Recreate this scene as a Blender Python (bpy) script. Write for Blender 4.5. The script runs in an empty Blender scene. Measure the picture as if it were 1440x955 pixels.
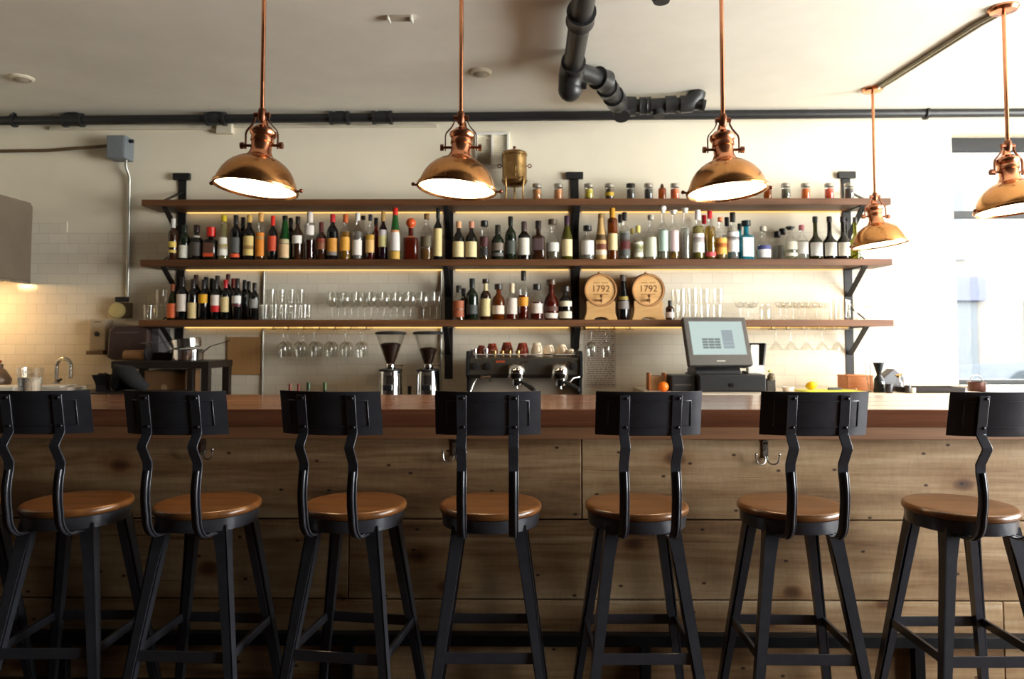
SKY, EXPO = 33.0, 0.0
import bpy, math, random
from mathutils import Vector, Matrix, Euler
random.seed(7)
PI = math.pi
SC = bpy.context.scene
COL = SC.collection
R_ = math.radians

# ------------------------------------------------------------------ camera
F, W, H = 1000.0, 1440.0, 955.0
PITCH, YAW = R_(2.6), R_(0.6)
EYE = Vector((0, 0, 1.345))
SHIFT = -(1.5 + F * math.tan(PITCH)) / W
cd = bpy.data.cameras.new('camera')
cam = bpy.data.objects.new('camera', cd)
COL.objects.link(cam)
cam.location = EYE
cam.rotation_euler = (PI / 2 + PITCH, 0, YAW)
cd.sensor_width = 36
cd.sensor_fit = 'HORIZONTAL'
cd.lens = 36 * F / W
cd.shift_y = SHIFT
cd.clip_start = 0.05
cd.clip_end = 300
SC.camera = cam
CR = Euler((PI / 2 + PITCH, 0, YAW)).to_matrix()


def at(px, py, Y):
    """the world point at depth Y that the photograph shows at this pixel"""
    d = CR @ Vector(((px - W / 2) / F, -(py - (H / 2 + W * SHIFT)) / F, -1))
    k = Y / d.y
    return EYE + d * k


def X(px, Y, py=476):
    return at(px, py, Y).x


def Z(py, Y, px=720):
    return at(px, py, Y).z


# ------------------------------------------------------------------ mesh builder
class MB:
    def __init__(s):
        s.v, s.f = [], []

    def add(s, vs, fs):
        b = len(s.v)
        s.v += [tuple(v) for v in vs]
        s.f += [tuple(b + i for i in f) for f in fs]
        return s

    def box(s, x0, x1, y0, y1, z0, z1, M=None):
        vs = [Vector(p) for p in ((x0, y0, z0), (x1, y0, z0), (x1, y1, z0), (x0, y1, z0), (x0, y0, z1), (x1, y0, z1), (x1, y1, z1), (x0, y1, z1))]
        if M is not None:
            vs = [M @ v for v in vs]
        return s.add(vs, [(0, 3, 2, 1), (4, 5, 6, 7), (0, 1, 5, 4), (1, 2, 6, 5), (2, 3, 7, 6), (3, 0, 4, 7)])

    def bar(s, p, q, w, t, side=(1, 0, 0), w2=None, t2=None):
        p, q, side = Vector(p), Vector(q), Vector(side)
        d = (q - p).normalized()
        a = (side - d * side.dot(d)).normalized()
        b = d.cross(a)
        vs = []
        for c, ww, tt in ((p, w, t), (q, w2 or w, t2 or t)):
            for i, j in ((-1, -1), (1, -1), (1, 1), (-1, 1)):
                vs.append(c + a * (i * ww / 2) + b * (j * tt / 2))
        return s.add(vs, [(0, 3, 2, 1), (4, 5, 6, 7), (0, 1, 5, 4), (1, 2, 6, 5), (2, 3, 7, 6), (3, 0, 4, 7)])

    def ribbon(s, pts, w, t, side):
        """a flat strip of width w and thickness t that follows the points"""
        pts = [Vector(p) for p in pts]
        side = Vector(side).normalized()
        vs, fs = [], []
        n = len(pts)
        for i, p in enumerate(pts):
            d0 = (p - pts[i - 1]).normalized() if i else (pts[1] - p).normalized()
            d1 = (pts[i + 1] - p).normalized() if i < n - 1 else d0
            m0, m1 = d0.cross(side).normalized(), d1.cross(side).normalized()
            m = (m0 + m1).normalized()
            m = m / max(.5, m.dot(m0))
            for a, b in ((-1, -1), (1, -1), (1, 1), (-1, 1)):
                vs.append(p + side * (a * w / 2) + m * (b * t / 2))
        for i in range(n - 1):
            for k in range(4):
                a, b = i * 4 + k, i * 4 + (k + 1) % 4
                fs.append((a, b, b + 4, a + 4))
        fs += [(3, 2, 1, 0), tuple(range((n - 1) * 4, n * 4))]
        return s.add(vs, fs)

    def tube(s, pts, r, n=10, caps=True):
        pts = [Vector(p) for p in pts]
        rs = r if isinstance(r, (list, tuple)) else [r] * len(pts)
        m = len(pts)
        ts = []
        for i in range(m):
            a = pts[i] - pts[i - 1] if i else pts[1] - pts[0]
            b = pts[i + 1] - pts[i] if i < m - 1 else a
            ts.append((a.normalized() + b.normalized()).normalized())
        u = ts[0].orthogonal().normalized()
        vs, fs = [], []
        for i in range(m):
            u = (u - ts[i] * u.dot(ts[i])).normalized()
            w = ts[i].cross(u)
            for k in range(n):
                a = 2 * PI * k / n
                vs.append(pts[i] + (u * math.cos(a) + w * math.sin(a)) * rs[i])
        for i in range(m - 1):
            for k in range(n):
                a, b = i * n + k, i * n + (k + 1) % n
                fs.append((a, b, b + n, a + n))
        if caps:
            fs += [tuple(range(n - 1, -1, -1)), tuple(range((m - 1) * n, m * n))]
        return s.add(vs, fs)

    def cyl(s, p, q, r, r2=None, n=16):
        return s.tube([p, q], [r, r if r2 is None else r2], n)

    def lathe(s, prof, n=20, M=None, sq=None):
        """prof: (radius, z) pairs; radius 0 at either end closes it"""
        vs, fs, rows = [], [], []
        for i, (r, z) in enumerate(prof):
            if r <= 1e-7:
                rows.append([len(vs)])
                vs.append(Vector((0, 0, z)))
                continue
            row = []
            for k in range(n):
                a = 2 * PI * k / n + PI / n
                c, d = math.cos(a), math.sin(a)
                m = 1
                if sq and sq[i] > 2:
                    p = sq[i]
                    m = (abs(c) ** p + abs(d) ** p) ** (-1 / p)
                row.append(len(vs))
                vs.append(Vector((r * c * m, r * d * m, z)))
            rows.append(row)
        for a, b in zip(rows, rows[1:]):
            if len(a) == 1 and len(b) == 1:
                continue
            for k in range(n):
                k2 = (k + 1) % n
                if len(a) == 1:
                    fs.append((a[0], b[k2], b[k]))
                elif len(b) == 1:
                    fs.append((a[k], a[k2], b[0]))
                else:
                    fs.append((a[k], a[k2], b[k2], b[k]))
        if M is not None:
            vs = [M @ v for v in vs]
        return s.add(vs, fs)

    def sphere(s, c, r, n=14, sc=(1, 1, 1)):
        prof = [(r * math.sin(PI * i / 8), -r * math.cos(PI * i / 8)) for i in range(9)]
        prof[0] = (0, -r)
        prof[-1] = (0, r)
        return s.lathe(prof, n, Matrix.Translation(c) @ Matrix.Diagonal((*sc, 1)))

    def torus(s, c, R, r, axis='Z', n=28, m=8, a0=0, a1=2 * PI):
        full = abs(a1 - a0 - 2 * PI) < 1e-6
        pts = []
        for i in range(n + 1):
            a = a0 + (a1 - a0) * i / n
            x, y = R * math.cos(a), R * math.sin(a)
            pts.append(Vector(c) + Vector({'Z': (x, y, 0), 'Y': (x, 0, y), 'X': (0, x, y)}[axis]))
        if full:
            pts[-1] = pts[0] + (pts[1] - pts[0]) * .001
        return s.tube(pts, r, m, caps=not full)

    def prism(s, poly, y0, y1, M=None):
        """polygon in x,z pushed along y"""
        n = len(poly)
        vs = [Vector((x, y0, z)) for x, z in poly] + [Vector((x, y1, z)) for x, z in poly]
        if M is not None:
            vs = [M @ v for v in vs]
        fs = [tuple(range(n)), tuple(range(2 * n - 1, n - 1, -1))]
        for i in range(n):
            j = (i + 1) % n
            fs.append((i, i + n, j + n, j))
        return s.add(vs, fs)

    def mesh(s, name, m, smooth=35):
        me = bpy.data.meshes.new(name)
        me.from_pydata(s.v, [], s.f)
        me.update()
        if m is not None:
            me.materials.append(m)
        import bmesh
        bm = bmesh.new()
        bm.from_mesh(me)
        bmesh.ops.recalc_face_normals(bm, faces=bm.faces)
        bm.to_mesh(me)
        bm.free()
        if smooth:
            for p in me.polygons:
                p.use_smooth = True
            me.set_sharp_from_angle(angle=R_(smooth))
        return me

    def build(s, name, m, parent=None, smooth=35, bevel=0, loc=None, rot=None):
        o = bpy.data.objects.new(name, s.mesh(name, m, smooth))
        COL.objects.link(o)
        o.parent = parent
        if loc is not None:
            o.location = loc
        if rot is not None:
            o.rotation_euler = rot
        if bevel:
            b = o.modifiers.new('bevel', 'BEVEL')
            b.width = bevel
            b.segments = 2
            b.limit_method = 'ANGLE'
            b.angle_limit = R_(40)
        return o


def tag(o, label=None, cat=None, group=None, kind=None):
    if label:
        o['label'] = label
    if cat:
        o['category'] = cat
    if group:
        o['group'] = group
    if kind:
        o['kind'] = kind
    return o


def thing(name, label, cat, loc=(0, 0, 0), rz=0, group=None):
    o = bpy.data.objects.new(name, None)
    COL.objects.link(o)
    o.location = loc
    o.rotation_euler = (0, 0, rz)
    o.empty_display_size = .05
    return tag(o, label, cat, group)


def dup(root, loc, rz=0, label=None, group=None):
    r = root.copy()
    COL.objects.link(r)
    r.location = loc
    r.rotation_euler = (0, 0, rz)
    if label:
        r['label'] = label
    if group:
        r['group'] = group
    for ch in list(root.children):
        c = ch.copy()
        COL.objects.link(c)
        c.parent = r
        for g in list(ch.children):
            d = g.copy()
            COL.objects.link(d)
            d.parent = c
    return r


# ------------------------------------------------------------------ materials
class NT:
    def __init__(s, name):
        s.m = bpy.data.materials.new(name)
        s.m.use_nodes = True
        s.t = s.m.node_tree
        s.t.nodes.clear()
        s.out = s.t.nodes.new('ShaderNodeOutputMaterial')

    def n(s, typ, **kw):
        nd = s.t.nodes.new('ShaderNode' + typ)
        for k, v in kw.items():
            if hasattr(nd, k):
                setattr(nd, k, v)
        return nd

    def l(s, a, b):
        s.t.links.new(a, b)

    def ramp(s, src, stops):
        r = s.n('ValToRGB')
        e = r.color_ramp.elements
        while len(e) < len(stops):
            e.new(.5)
        for i, (p, c) in enumerate(stops):
            e[i].position = p
            e[i].color = (*c, 1) if len(c) == 3 else c
        s.l(src, r.inputs[0])
        return r.outputs[0]

    def coords(s, scale=(1, 1, 1), kind='Object', rot=(0, 0, 0), loc=(0, 0, 0)):
        tc = s.n('TexCoord')
        mp = s.n('Mapping')
        mp.inputs['Scale'].default_value = scale
        mp.inputs['Rotation'].default_value = rot
        mp.inputs['Location'].default_value = loc
        s.l(tc.outputs[kind], mp.inputs[0])
        return mp.outputs[0]

    def noise(s, vec, scale=5, detail=4, rough=.55, dist=0):
        n = s.n('TexNoise')
        n.inputs['Scale'].default_value = scale
        n.inputs['Detail'].default_value = detail
        n.inputs['Roughness'].default_value = rough
        n.inputs['Distortion'].default_value = dist
        s.l(vec, n.inputs['Vector'])
        return n.outputs['Fac']

    def mix(s, fac, a, b, typ='MIX'):
        m = s.n('Mix', data_type='RGBA', blend_type=typ)
        for sock, v in ((m.inputs[0], fac), (m.inputs[6], a), (m.inputs[7], b)):
            if hasattr(v, 'is_linked'):
                s.l(v, sock)
            elif isinstance(v, (int, float)):
                sock.default_value = v
            else:
                sock.default_value = (*v, 1) if len(v) == 3 else v
        return m.outputs[2]

    def math(s, op, a, b=0.0):
        m = s.n('Math', operation=op)
        for i, v in enumerate((a, b)):
            if hasattr(v, 'is_linked'):
                s.l(v, m.inputs[i])
            else:
                m.inputs[i].default_value = v
        return m.outputs[0]

    def bump(s, h, strength=.2, dist=.01):
        b = s.n('Bump')
        b.inputs['Strength'].default_value = strength
        b.inputs['Distance'].default_value = dist
        s.l(h, b.inputs['Height'])
        return b.outputs[0]

    def bsdf(s, color, rough=.5, metal=0, normal=None, trans=0, ior=1.45, coat=0, spec=.5, aniso=0):
        p = s.n('BsdfPrincipled')
        for key, v in (('Base Color', color), ('Roughness', rough), ('Metallic', metal), ('Normal', normal)):
            if v is None:
                continue
            if hasattr(v, 'is_linked'):
                s.l(v, p.inputs[key])
            elif key == 'Base Color':
                p.inputs[key].default_value = (*v, 1)
            else:
                p.inputs[key].default_value = v
        p.inputs['Transmission Weight'].default_value = trans
        p.inputs['IOR'].default_value = ior
        p.inputs['Coat Weight'].default_value = coat
        p.inputs['Coat Roughness'].default_value = .1
        p.inputs['Specular IOR Level'].default_value = spec
        p.inputs['Anisotropic'].default_value = aniso
        s.l(p.outputs[0], s.out.inputs[0])
        return s.m


_C = {}


def srgb(r, g, b):
    f = lambda c: (c / 255 / 12.92) if c <= 10 else ((c / 255 + .055) / 1.055) ** 2.4
    return (f(r), f(g), f(b))


def plain(color, rough=.5, metal=0, var=.12, scale=40, spec=.5, coat=0):
    """a solid colour with a little mottling of its own"""
    key = ('p', tuple(round(c, 3) for c in color), rough, metal, var, scale, spec, coat)
    if key not in _C:
        t = NT('finish_%d' % len(_C))
        n = t.noise(t.coords(), scale, 3)
        a = tuple(c * (1 - var) for c in color)
        b = tuple(min(1, c * (1 + var)) for c in color)
        _C[key] = t.bsdf(t.ramp(n, [(.3, a), (.7, b)]), rough, metal, spec=spec, coat=coat)
    return _C[key]


def glassy(tint=(.95, .96, .95), edge=.75, gloss=.02, base=.05):
    """thin clear glass: you look through the middle and meet reflections at the rims"""
    key = ('g', tint, edge, gloss, base)
    if key not in _C:
        t = NT('clear_glass_%d' % len(_C))
        lw = t.n('LayerWeight')
        lw.inputs[0].default_value = .5
        p = t.math('POWER', lw.outputs['Facing'], 2.6)
        fac = t.math('ADD', t.math('MULTIPLY', p, edge), base)
        tr = t.n('BsdfTransparent')
        tr.inputs[0].default_value = (*tint, 1)
        gl = t.n('BsdfGlossy')
        gl.inputs['Color'].default_value = (.95, .96, .97, 1)
        gl.inputs['Roughness'].default_value = gloss
        mx = t.n('MixShader')
        t.l(fac, mx.inputs[0])
        t.l(tr.outputs[0], mx.inputs[1])
        t.l(gl.outputs[0], mx.inputs[2])
        t.l(mx.outputs[0], t.out.inputs[0])
        _C[key] = t.m
    return _C[key]


def liquid(color):
    key = ('l', color)
    if key not in _C:
        t = NT('drink_%d' % len(_C))
        _C[key] = t.bsdf(color, .03, trans=.82, ior=1.33)
    return _C[key]


def glow(color, strength):
    key = ('e', color, strength)
    if key not in _C:
        t = NT('lit_%d' % len(_C))
        e = t.n('Emission')
        e.inputs[0].default_value = (*color, 1)
        e.inputs[1].default_value = strength
        t.l(e.outputs[0], t.out.inputs[0])
        _C[key] = t.m
    return _C[key]


def wood(name, stops, along=0, rough=.5, gscale=9, stretch=.07, bump=.25, knots=0, coat=0, island=.3):
    t = NT(name)
    sc = [1, 1, 1]
    sc[along] = stretch
    co = t.coords(tuple(sc))
    # every board has its own offset in the grain
    geo = t.n('NewGeometry')
    off = t.n('VectorMath', operation='SCALE')
    cmb = t.n('CombineXYZ')
    for i in range(3):
        t.l(geo.outputs['Random Per Island'], cmb.inputs[i])
    t.l(cmb.outputs[0], off.inputs[0])
    off.inputs['Scale'].default_value = 13.7
    ad = t.n('VectorMath', operation='ADD')
    t.l(co, ad.inputs[0])
    t.l(off.outputs[0], ad.inputs[1])
    v = ad.outputs[0]
    g1 = t.noise(v, gscale, 6, .62, .8)
    g2 = t.noise(v, gscale * 7, 3, .6)
    f = t.math('ADD', t.math('MULTIPLY', g1, .75), t.math('MULTIPLY', g2, .25))
    col = t.ramp(f, stops)
    h = f
    if knots:
        kc = t.coords((.62, 1, 1), rot=(R_(-90), 0, 0))
        ka = t.n('VectorMath', operation='ADD')
        t.l(kc, ka.inputs[0])
        t.l(off.outputs[0], ka.inputs[1])
        vo = t.n('TexVoronoi', voronoi_dimensions='2D')
        vo.inputs['Scale'].default_value = knots
        wv = t.noise(ka.outputs[0], 9, 2)
        t.l(ka.outputs[0], vo.inputs['Vector'])
        d = t.math('ADD', vo.outputs['Distance'], t.math('MULTIPLY', t.math('SUBTRACT', wv, .5), .05))
        kn = t.ramp(d, [(.02, (.25, .15, .09)), (.042, (.42, .29, .19)), (.07, (.80, .70, .60)), (.16, (1, 1, 1))])
        col = t.mix(1, col, kn, 'MULTIPLY')
        vo2 = t.n('TexVoronoi', voronoi_dimensions='2D')
        vo2.inputs['Scale'].default_value = knots * 2.6
        t.l(ka.outputs[0], vo2.inputs['Vector'])
        kn2 = t.ramp(vo2.outputs['Distance'], [(.022, (.16, .1, .06)), (.04, (1, 1, 1))])
        col = t.mix(1, col, kn2, 'MULTIPLY')
        big = t.noise(t.coords((.8, 1, 2.2)), 2.2, 3)
        col = t.mix(1, col, t.ramp(big, [(.32, (.62, .52, .42)), (.5, (.95, .88, .78)), (.68, (1.12, 1.1, 1.08))]), 'MULTIPLY')
        saw = t.noise(t.coords((26, 1, 9), rot=(0, R_(35), 0)), 3, 2)
        col = t.mix(.5, col, t.ramp(saw, [(.35, (.86, .84, .82)), (.65, (1.08, 1.07, 1.06))]), 'MULTIPLY')
        crack = t.noise(t.coords((.5, 1, 26)), 2.2, 4, .7)
        col = t.mix(1, col, t.ramp(crack, [(.30, (.42, .33, .26)), (.36, (1, 1, 1))]), 'MULTIPLY')
    if island:
        rp = t.ramp(geo.outputs['Random Per Island'], [(0, (1 - island,) * 3), (1, (1 + island * .6,) * 3)])
        col = t.mix(1, col, rp, 'MULTIPLY')
    return t.bsdf(col, rough, normal=t.bump(h, bump, .004), coat=coat)
# ------------------------------------------------------------------ the place's materials
M_plank = wood('reclaimed_planks', [(.30, srgb(82, 56, 36)), (.43, srgb(138, 108, 76)), (.54, srgb(166, 140, 108)), (.70, srgb(196, 178, 152))], 0, .62, 6, .07, .5, knots=2.3, island=.22)
M_bartop = wood('bar_top_wood', [(.28, srgb(66, 36, 24)), (.5, srgb(104, 62, 42)), (.75, srgb(134, 88, 62))], 0, .22, 8, .05, .08, coat=.35, island=.2)
M_apron = wood('apron_wood', [(.25, srgb(90, 60, 40)), (.5, srgb(132, 92, 62)), (.75, srgb(160, 118, 84))], 0, .5, 8, .05, .3, island=.2)
M_shelf = wood('shelf_wood', [(.25, srgb(64, 37, 19)), (.5, srgb(108, 68, 38)), (.75, srgb(148, 98, 58))], 0, .5, 10, .05, .3)
M_seat = wood('seat_wood', [(.28, srgb(70, 40, 18)), (.5, srgb(106, 66, 32)), (.72, srgb(134, 88, 48))], 0, .28, 16, .09, .1, coat=.25)
M_oak = wood('oak_pale', [(.25, srgb(190, 140, 84)), (.5, srgb(214, 166, 106)), (.75, srgb(226, 184, 126))], 0, .55, 12, .1, .1)
M_stave = wood('oak_stave', [(.25, srgb(150, 100, 56)), (.5, srgb(178, 126, 76)), (.75, srgb(196, 148, 96))], 1, .5, 12, .1, .15)
M_board = wood('tan_board', [(.25, srgb(176, 128, 78)), (.5, srgb(190, 142, 90)), (.75, srgb(200, 154, 102))], 2, .7, 8, .1, .1)
M_boxwood = wood('box_wood', [(.25, srgb(150, 84, 38)), (.5, srgb(186, 112, 56)), (.75, srgb(204, 132, 72))], 0, .5, 12, .1, .1)
M_floor = wood('floor_wood', [(.25, srgb(48, 32, 22)), (.5, srgb(70, 48, 33)), (.75, srgb(90, 64, 46))], 1, .4, 8, .05, .2)


def make_tile():
    t = NT('glazed_tile')
    co = t.coords((1, 1, 1), rot=(R_(90), 0, 0))
    b = t.n('TexBrick')
    b.inputs['Scale'].default_value = 1
    b.inputs['Brick Width'].default_value = .1524
    b.inputs['Row Height'].default_value = .0765
    b.inputs['Mortar Size'].default_value = .0016
    b.inputs['Mortar Smooth'].default_value = .3
    b.inputs['Bias'].default_value = 0
    b.inputs['Color1'].default_value = (*srgb(236, 226, 206), 1)
    b.inputs['Color2'].default_value = (*srgb(229, 218, 198), 1)
    b.inputs['Mortar'].default_value = (*srgb(206, 194, 174), 1)
    t.l(co, b.inputs['Vector'])
    inv = t.math('SUBTRACT', 1, b.outputs['Fac'])
    wob = t.noise(t.coords(), 9, 2)
    hh = t.math('ADD', inv, t.math('MULTIPLY', wob, .25))
    return t.bsdf(b.outputs['Color'], .16, normal=t.bump(hh, .35, .003))


M_tile = make_tile()


def make_paint(name, c, amount=.04, rough=.6):
    t = NT(name)
    n = t.noise(t.coords(), 2.2, 5, .6)
    a = tuple(v * (1 - amount) for v in c)
    b = tuple(min(1, v * (1 + amount)) for v in c)
    h = t.noise(t.coords(), 90, 3)
    return t.bsdf(t.ramp(n, [(.3, a), (.7, b)]), rough, normal=t.bump(h, .06, .002))


M_wall = make_paint('wall_paint', srgb(234, 224, 202))
M_ceil = make_paint('ceiling_paint', srgb(243, 237, 224), .05)
M_wallroom = make_paint('unseen_wall_dark', srgb(56, 46, 38))  # dark on the unseen walls, to hold back fill light


def make_copper(name, c1, c2, rough):
    t = NT(name)
    n = t.noise(t.coords(), 14, 5, .6)
    r = t.ramp(t.noise(t.coords(), 30, 3), [(.3, (rough * .75,) * 3), (.7, (rough * 1.3,) * 3)])
    return t.bsdf(t.ramp(n, [(.3, c1), (.7, c2)]), r, 1)


M_copper = make_copper('brushed_copper', srgb(216, 144, 106), srgb(228, 160, 120), .2)
M_coppershade = make_copper('aged_copper', srgb(198, 140, 84), srgb(212, 154, 98), .22)
M_copperdark = make_copper('dark_copper', srgb(120, 76, 56), srgb(150, 96, 72), .35)
M_brass = make_copper('old_brass', srgb(150, 118, 74), srgb(182, 148, 98), .3)
M_steel = make_copper('brushed_steel', srgb(170, 166, 160), srgb(198, 195, 190), .28)
M_chrome = make_copper('chrome', srgb(205, 205, 205), srgb(225, 225, 225), .08)
M_black = plain(srgb(34, 35, 38), .42, .55, .15, 30)
M_stool = plain(srgb(60, 61, 68), .28, .35, .12, 26, .5, .25)
M_iron = plain(srgb(34, 33, 33), .5, .3, .2, 30)
M_pipe = plain(srgb(40, 40, 41), .38, .1, .15, 20)
M_plastic = plain(srgb(30, 30, 32), .45, 0, .1, 50)
M_bezel = plain(srgb(72, 68, 64), .5, 0, .05, 50)
M_grey = plain(srgb(122, 128, 134), .5, .2, .06, 20)
M_conduit = plain(srgb(170, 168, 160), .35, .8, .06, 20)
M_white = plain(srgb(226, 222, 212), .5, 0, .03, 20)
M_offwhite = plain(srgb(216, 206, 184), .55, 0, .04, 20)
M_ceramic = plain(srgb(226, 206, 180), .2, 0, .03, 20)
M_rustcup = plain(srgb(126, 44, 24), .15, 0, .15, 30)
M_smoke = plain(srgb(70, 54, 50), .28, 0, .08, 20)
M_glass = glassy((.975, .975, .965), .7, .02, .045)
M_paper = plain(srgb(232, 226, 214), .7, 0, .03, 20)
M_cork = plain(srgb(176, 130, 84), .8, 0, .2, 120)
M_rubber = plain(srgb(18, 18, 19), .6, 0, .1, 50)
# ------------------------------------------------------------------ room
YW = 5.35          # the tiled wall behind the bar
ZC = 3.04          # ceiling
XL, XR, YF = -4.7, 5.4, -3.6


def struct(name, mb, m, parent=None, bevel=0, smooth=0):
    o = mb.build(name, m, parent, smooth=smooth, bevel=bevel)
    if parent is None:
        o['kind'] = 'structure'
    return o


WX0, WX1, WZ0, WZ1 = X(1341, YW, 300), 5.15, 1.0, 2.90       # window in the tiled wall
RY0, RY1, RZ0, RZ1 = -.3, 3.75, .35, 2.9                     # street window in the right wall
struct('floor', MB().box(XL - .2, XR + .2, YF - .2, YW + .25, -.08, 0), M_floor)
struct('ceiling', MB().box(XL - .2, XR + .2, 2.5, YW + .25, ZC, ZC + .12), M_ceil)
struct('ceiling_dark_unseen', MB().box(XL - .2, XR + .2, YF - .2, 2.5, ZC, ZC + .12), plain(srgb(62, 52, 44), .7, 0, .05, 4))  # unseen ceiling half, made dark to cut bounce onto the bar front
w = MB()
w.box(XL - .2, WX0, YW, YW + .25, 0, ZC)
w.box(WX1, XR + .2, YW, YW + .25, 0, ZC)
w.box(WX0, WX1, YW, YW + .25, 0, WZ0)
w.box(WX0, WX1, YW, YW + .25, WZ1, ZC)
struct('wall_back', w, M_wall)
w = MB()
ztile = Z(326, YW, 300)
w.box(XL, WX0, YW - .006, YW, .9, ztile)
w.box(XL, X(95, YW, 315), YW - .006, YW, ztile, Z(312, YW, 60))
struct('wall_back_tile', w, M_tile)
w = MB()
w.box(XR, XR + .25, YF, RY0, 0, ZC)
w.box(XR, XR + .25, RY1, YW, 0, ZC)
w.box(XR, XR + .25, RY0, RY1, 0, RZ0)
w.box(XR, XR + .25, RY0, RY1, RZ1, ZC)
struct('wall_right', w, M_wall)
struct('wall_left', MB().box(XL - .2, XL, YF, 3.0, 0, ZC), M_wallroom)
struct('wall_left_bounce', MB().box(XL - .2, XL, 3.0, YW, 0, ZC), M_wall)  # unseen stretch, split off pale to bounce light onto the back wall
struct('wall_front', MB().box(XL, XR, YF - .2, YF, 0, ZC), M_wallroom)

M_frame = plain(srgb(24, 25, 28), .45, 0, .05, 20)
M_pane = glassy((.97, .99, .99), .06, .01, .002)
# window_1: tall shop window in the tiled wall, dark head and transom
wf = MB()
yf0, yf1 = YW + .14, YW + .2
wf.box(WX0, WX1, yf0, yf1, Z(212, yf0, 1345), WZ1)
wf.box(WX0, WX1, yf0, yf1, Z(306, yf0, 1345), Z(297, yf0, 1345))
wf.box(WX0, WX0 + .05, yf0, yf1, WZ0, WZ1)
wf.box(WX1 - .05, WX1, yf0, yf1, WZ0, WZ1)
wf.box(WX0, WX1, yf0, yf1, WZ0, WZ0 + .03)
w1 = struct('window_1', MB().box(WX0 + .05, WX1 - .05, YW + .165, YW + .173, WZ0 + .03, Z(212, yf0, 1345)), M_pane)
wf.build('window_frame', M_frame, w1, 0)
MB().box(WX0, WX1, YW - .12, YW + .14, WZ0 - .04, WZ0).build('window_sill', M_white, w1, 0, .006)
# window_2: the shop front on the street side
wf = MB()
for y in (RY0, RY0 + 1.3, RY0 + 2.65, RY1 - .06):
    wf.box(XR + .08, XR + .14, y, y + .06, RZ0, RZ1)
wf.box(XR + .08, XR + .14, RY0, RY1, RZ0, RZ0 + .06)
wf.box(XR + .08, XR + .14, RY0, RY1, RZ1 - .06, RZ1)
wf.box(XR + .08, XR + .14, RY0, RY1, 2.25, 2.3)
w2 = struct('window_2', MB().box(XR + .105, XR + .112, RY0 + .06, RY1 - .06, RZ0 + .06, RZ1 - .06), M_pane)
wf.build('window_frame', M_frame, w2, 0)

# ------------------------------------------------------------------ outside
struct('street', MB().box(-12, 40, YW + .6, 60, -.75, -.55), plain(srgb(66, 66, 66), .9, 0, .05, 1, 0))
M_fac = plain(srgb(72, 69, 66), .8, 0, .03, 1, 0)
bd = thing('building', 'pale building across the street seen through the shop window', 'building', (16, 21, -.55))
fb = MB().box(-9, 9, 0, 6, 0, 9)
fb.build('facade', M_fac, bd, 0)
for i in range(5):
    MB().box(-8 + i * 3.4, -6 + i * 3.4, -.06, .04, .8, 3.0).build('shop_window', plain(srgb(60, 63, 66), .6, 0, .03, 1, 0), bd, 0)
    MB().box(-7.8 + i * 3.4, -6.3 + i * 3.4, -.05, .05, 4.2, 6.4).build('upper_window', plain(srgb(60, 63, 66), .6, 0, .03, 1, 0), bd, 0)
MB().box(-8.2, -5.4, -.9, 0, 3.1, 3.6).build('awning', plain(srgb(78, 66, 66), .7, 0, .05, 2, 0), bd, 0)
MB().box(-4.4, -2.4, -.2, 0, 3.0, 3.7).build('sign_board', plain(srgb(56, 58, 70), .7, 0, .05, 2, 0), bd, 0)


def car(x, y, c, label):
    o = thing('car', label, 'car', (x, y, -.55), 0, 'cars parked across the street')
    body = [(-2.1, .3), (-2.15, .62), (-2.0, .82), (-1.35, .9), (-.75, 1.4), (.55, 1.46), (1.35, .95), (2.0, .84), (2.15, .6), (2.1, .3)]
    MB().prism(body, -.8, .8).build('car_body', plain(c, .6, 0, .03, 3, 0), o, 30, .05)
    MB().prism([(-1.2, .93), (-.7, 1.36), (.5, 1.41), (1.15, .97)], -.81, .81).build('car_glass', plain(srgb(32, 36, 40), .5, 0, .03, 3, 0), o, 0)
    for wx in (-1.3, 1.3):
        for sy in (-1, 1):
            MB().cyl((wx, sy * .66, .31), (wx, sy * .83, .31), .31, n=20).build('wheel', plain(srgb(40, 40, 42), .7, 0, .05, 5, 0), o)
    return o


car(8.9, 12.6, srgb(46, 49, 52), 'pale hatchback parked outside, nearest the window edge')
car(13.6, 12.8, srgb(44, 49, 55), 'pale blue car parked outside behind the hanging copper lamp')
MB().tube([(8.4, 11, -.55), (8.4, 11, 3.2)], .05).build('street_pole', plain(srgb(56, 56, 58), .6, 0, .05, 3, 0))
tag(bpy.data.objects['street_pole'], 'thin grey pole on the pavement outside the window', 'pole')

# ------------------------------------------------------------------ bar: front and top
YB, ZB = 2.78, 1.07
BX0, BX1, YB2 = -3.3, 3.35, 3.50
top = MB()
for k, (a, b) in enumerate(((0, .17), (.1715, .36), (.3615, .55), (.5515, .72))):
    top.box(BX0, BX1, YB + a, YB + b, ZB - .067, ZB)
bt = top.build('wooden_countertop', M_bartop, None, 0, .004)
tag(bt, 'long polished brown plank bar top above the stools', 'bar top')
bf = thing('bar_counter', 'rustic plank bar front with horizontal reclaimed boards', 'bar counter', (0, 0, 0))
YP = 2.865
pl = MB()
rows = [(.0, .309, [-3.2, -.75, 1.9, 3.3]), (.313, .622, [-3.2, -.68, 2.6, 3.3]), (.626, .947, [-3.2, -1.5, X(817, YP), 3.3])]
for z0, z1, xs in rows:
    for a, b in zip(xs, xs[1:]):
        pl.box(a + .0015, b - .0015, YP, YP + .03, z0 + .002, z1)
pl.build('plank_cladding', M_plank, bf, 0, .003)
MB().box(-3.2, 3.3, YP + .031, YP + .06, 0, .95).build('backing_board', M_iron, bf, 0)
ap = MB()
ap.box(-3.25, .6, YB + .012, YB + .05, ZB - .118, ZB - .0675)
ap.box(.603, 3.32, YB + .012, YB + .05, ZB - .118, ZB - .0675)
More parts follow.
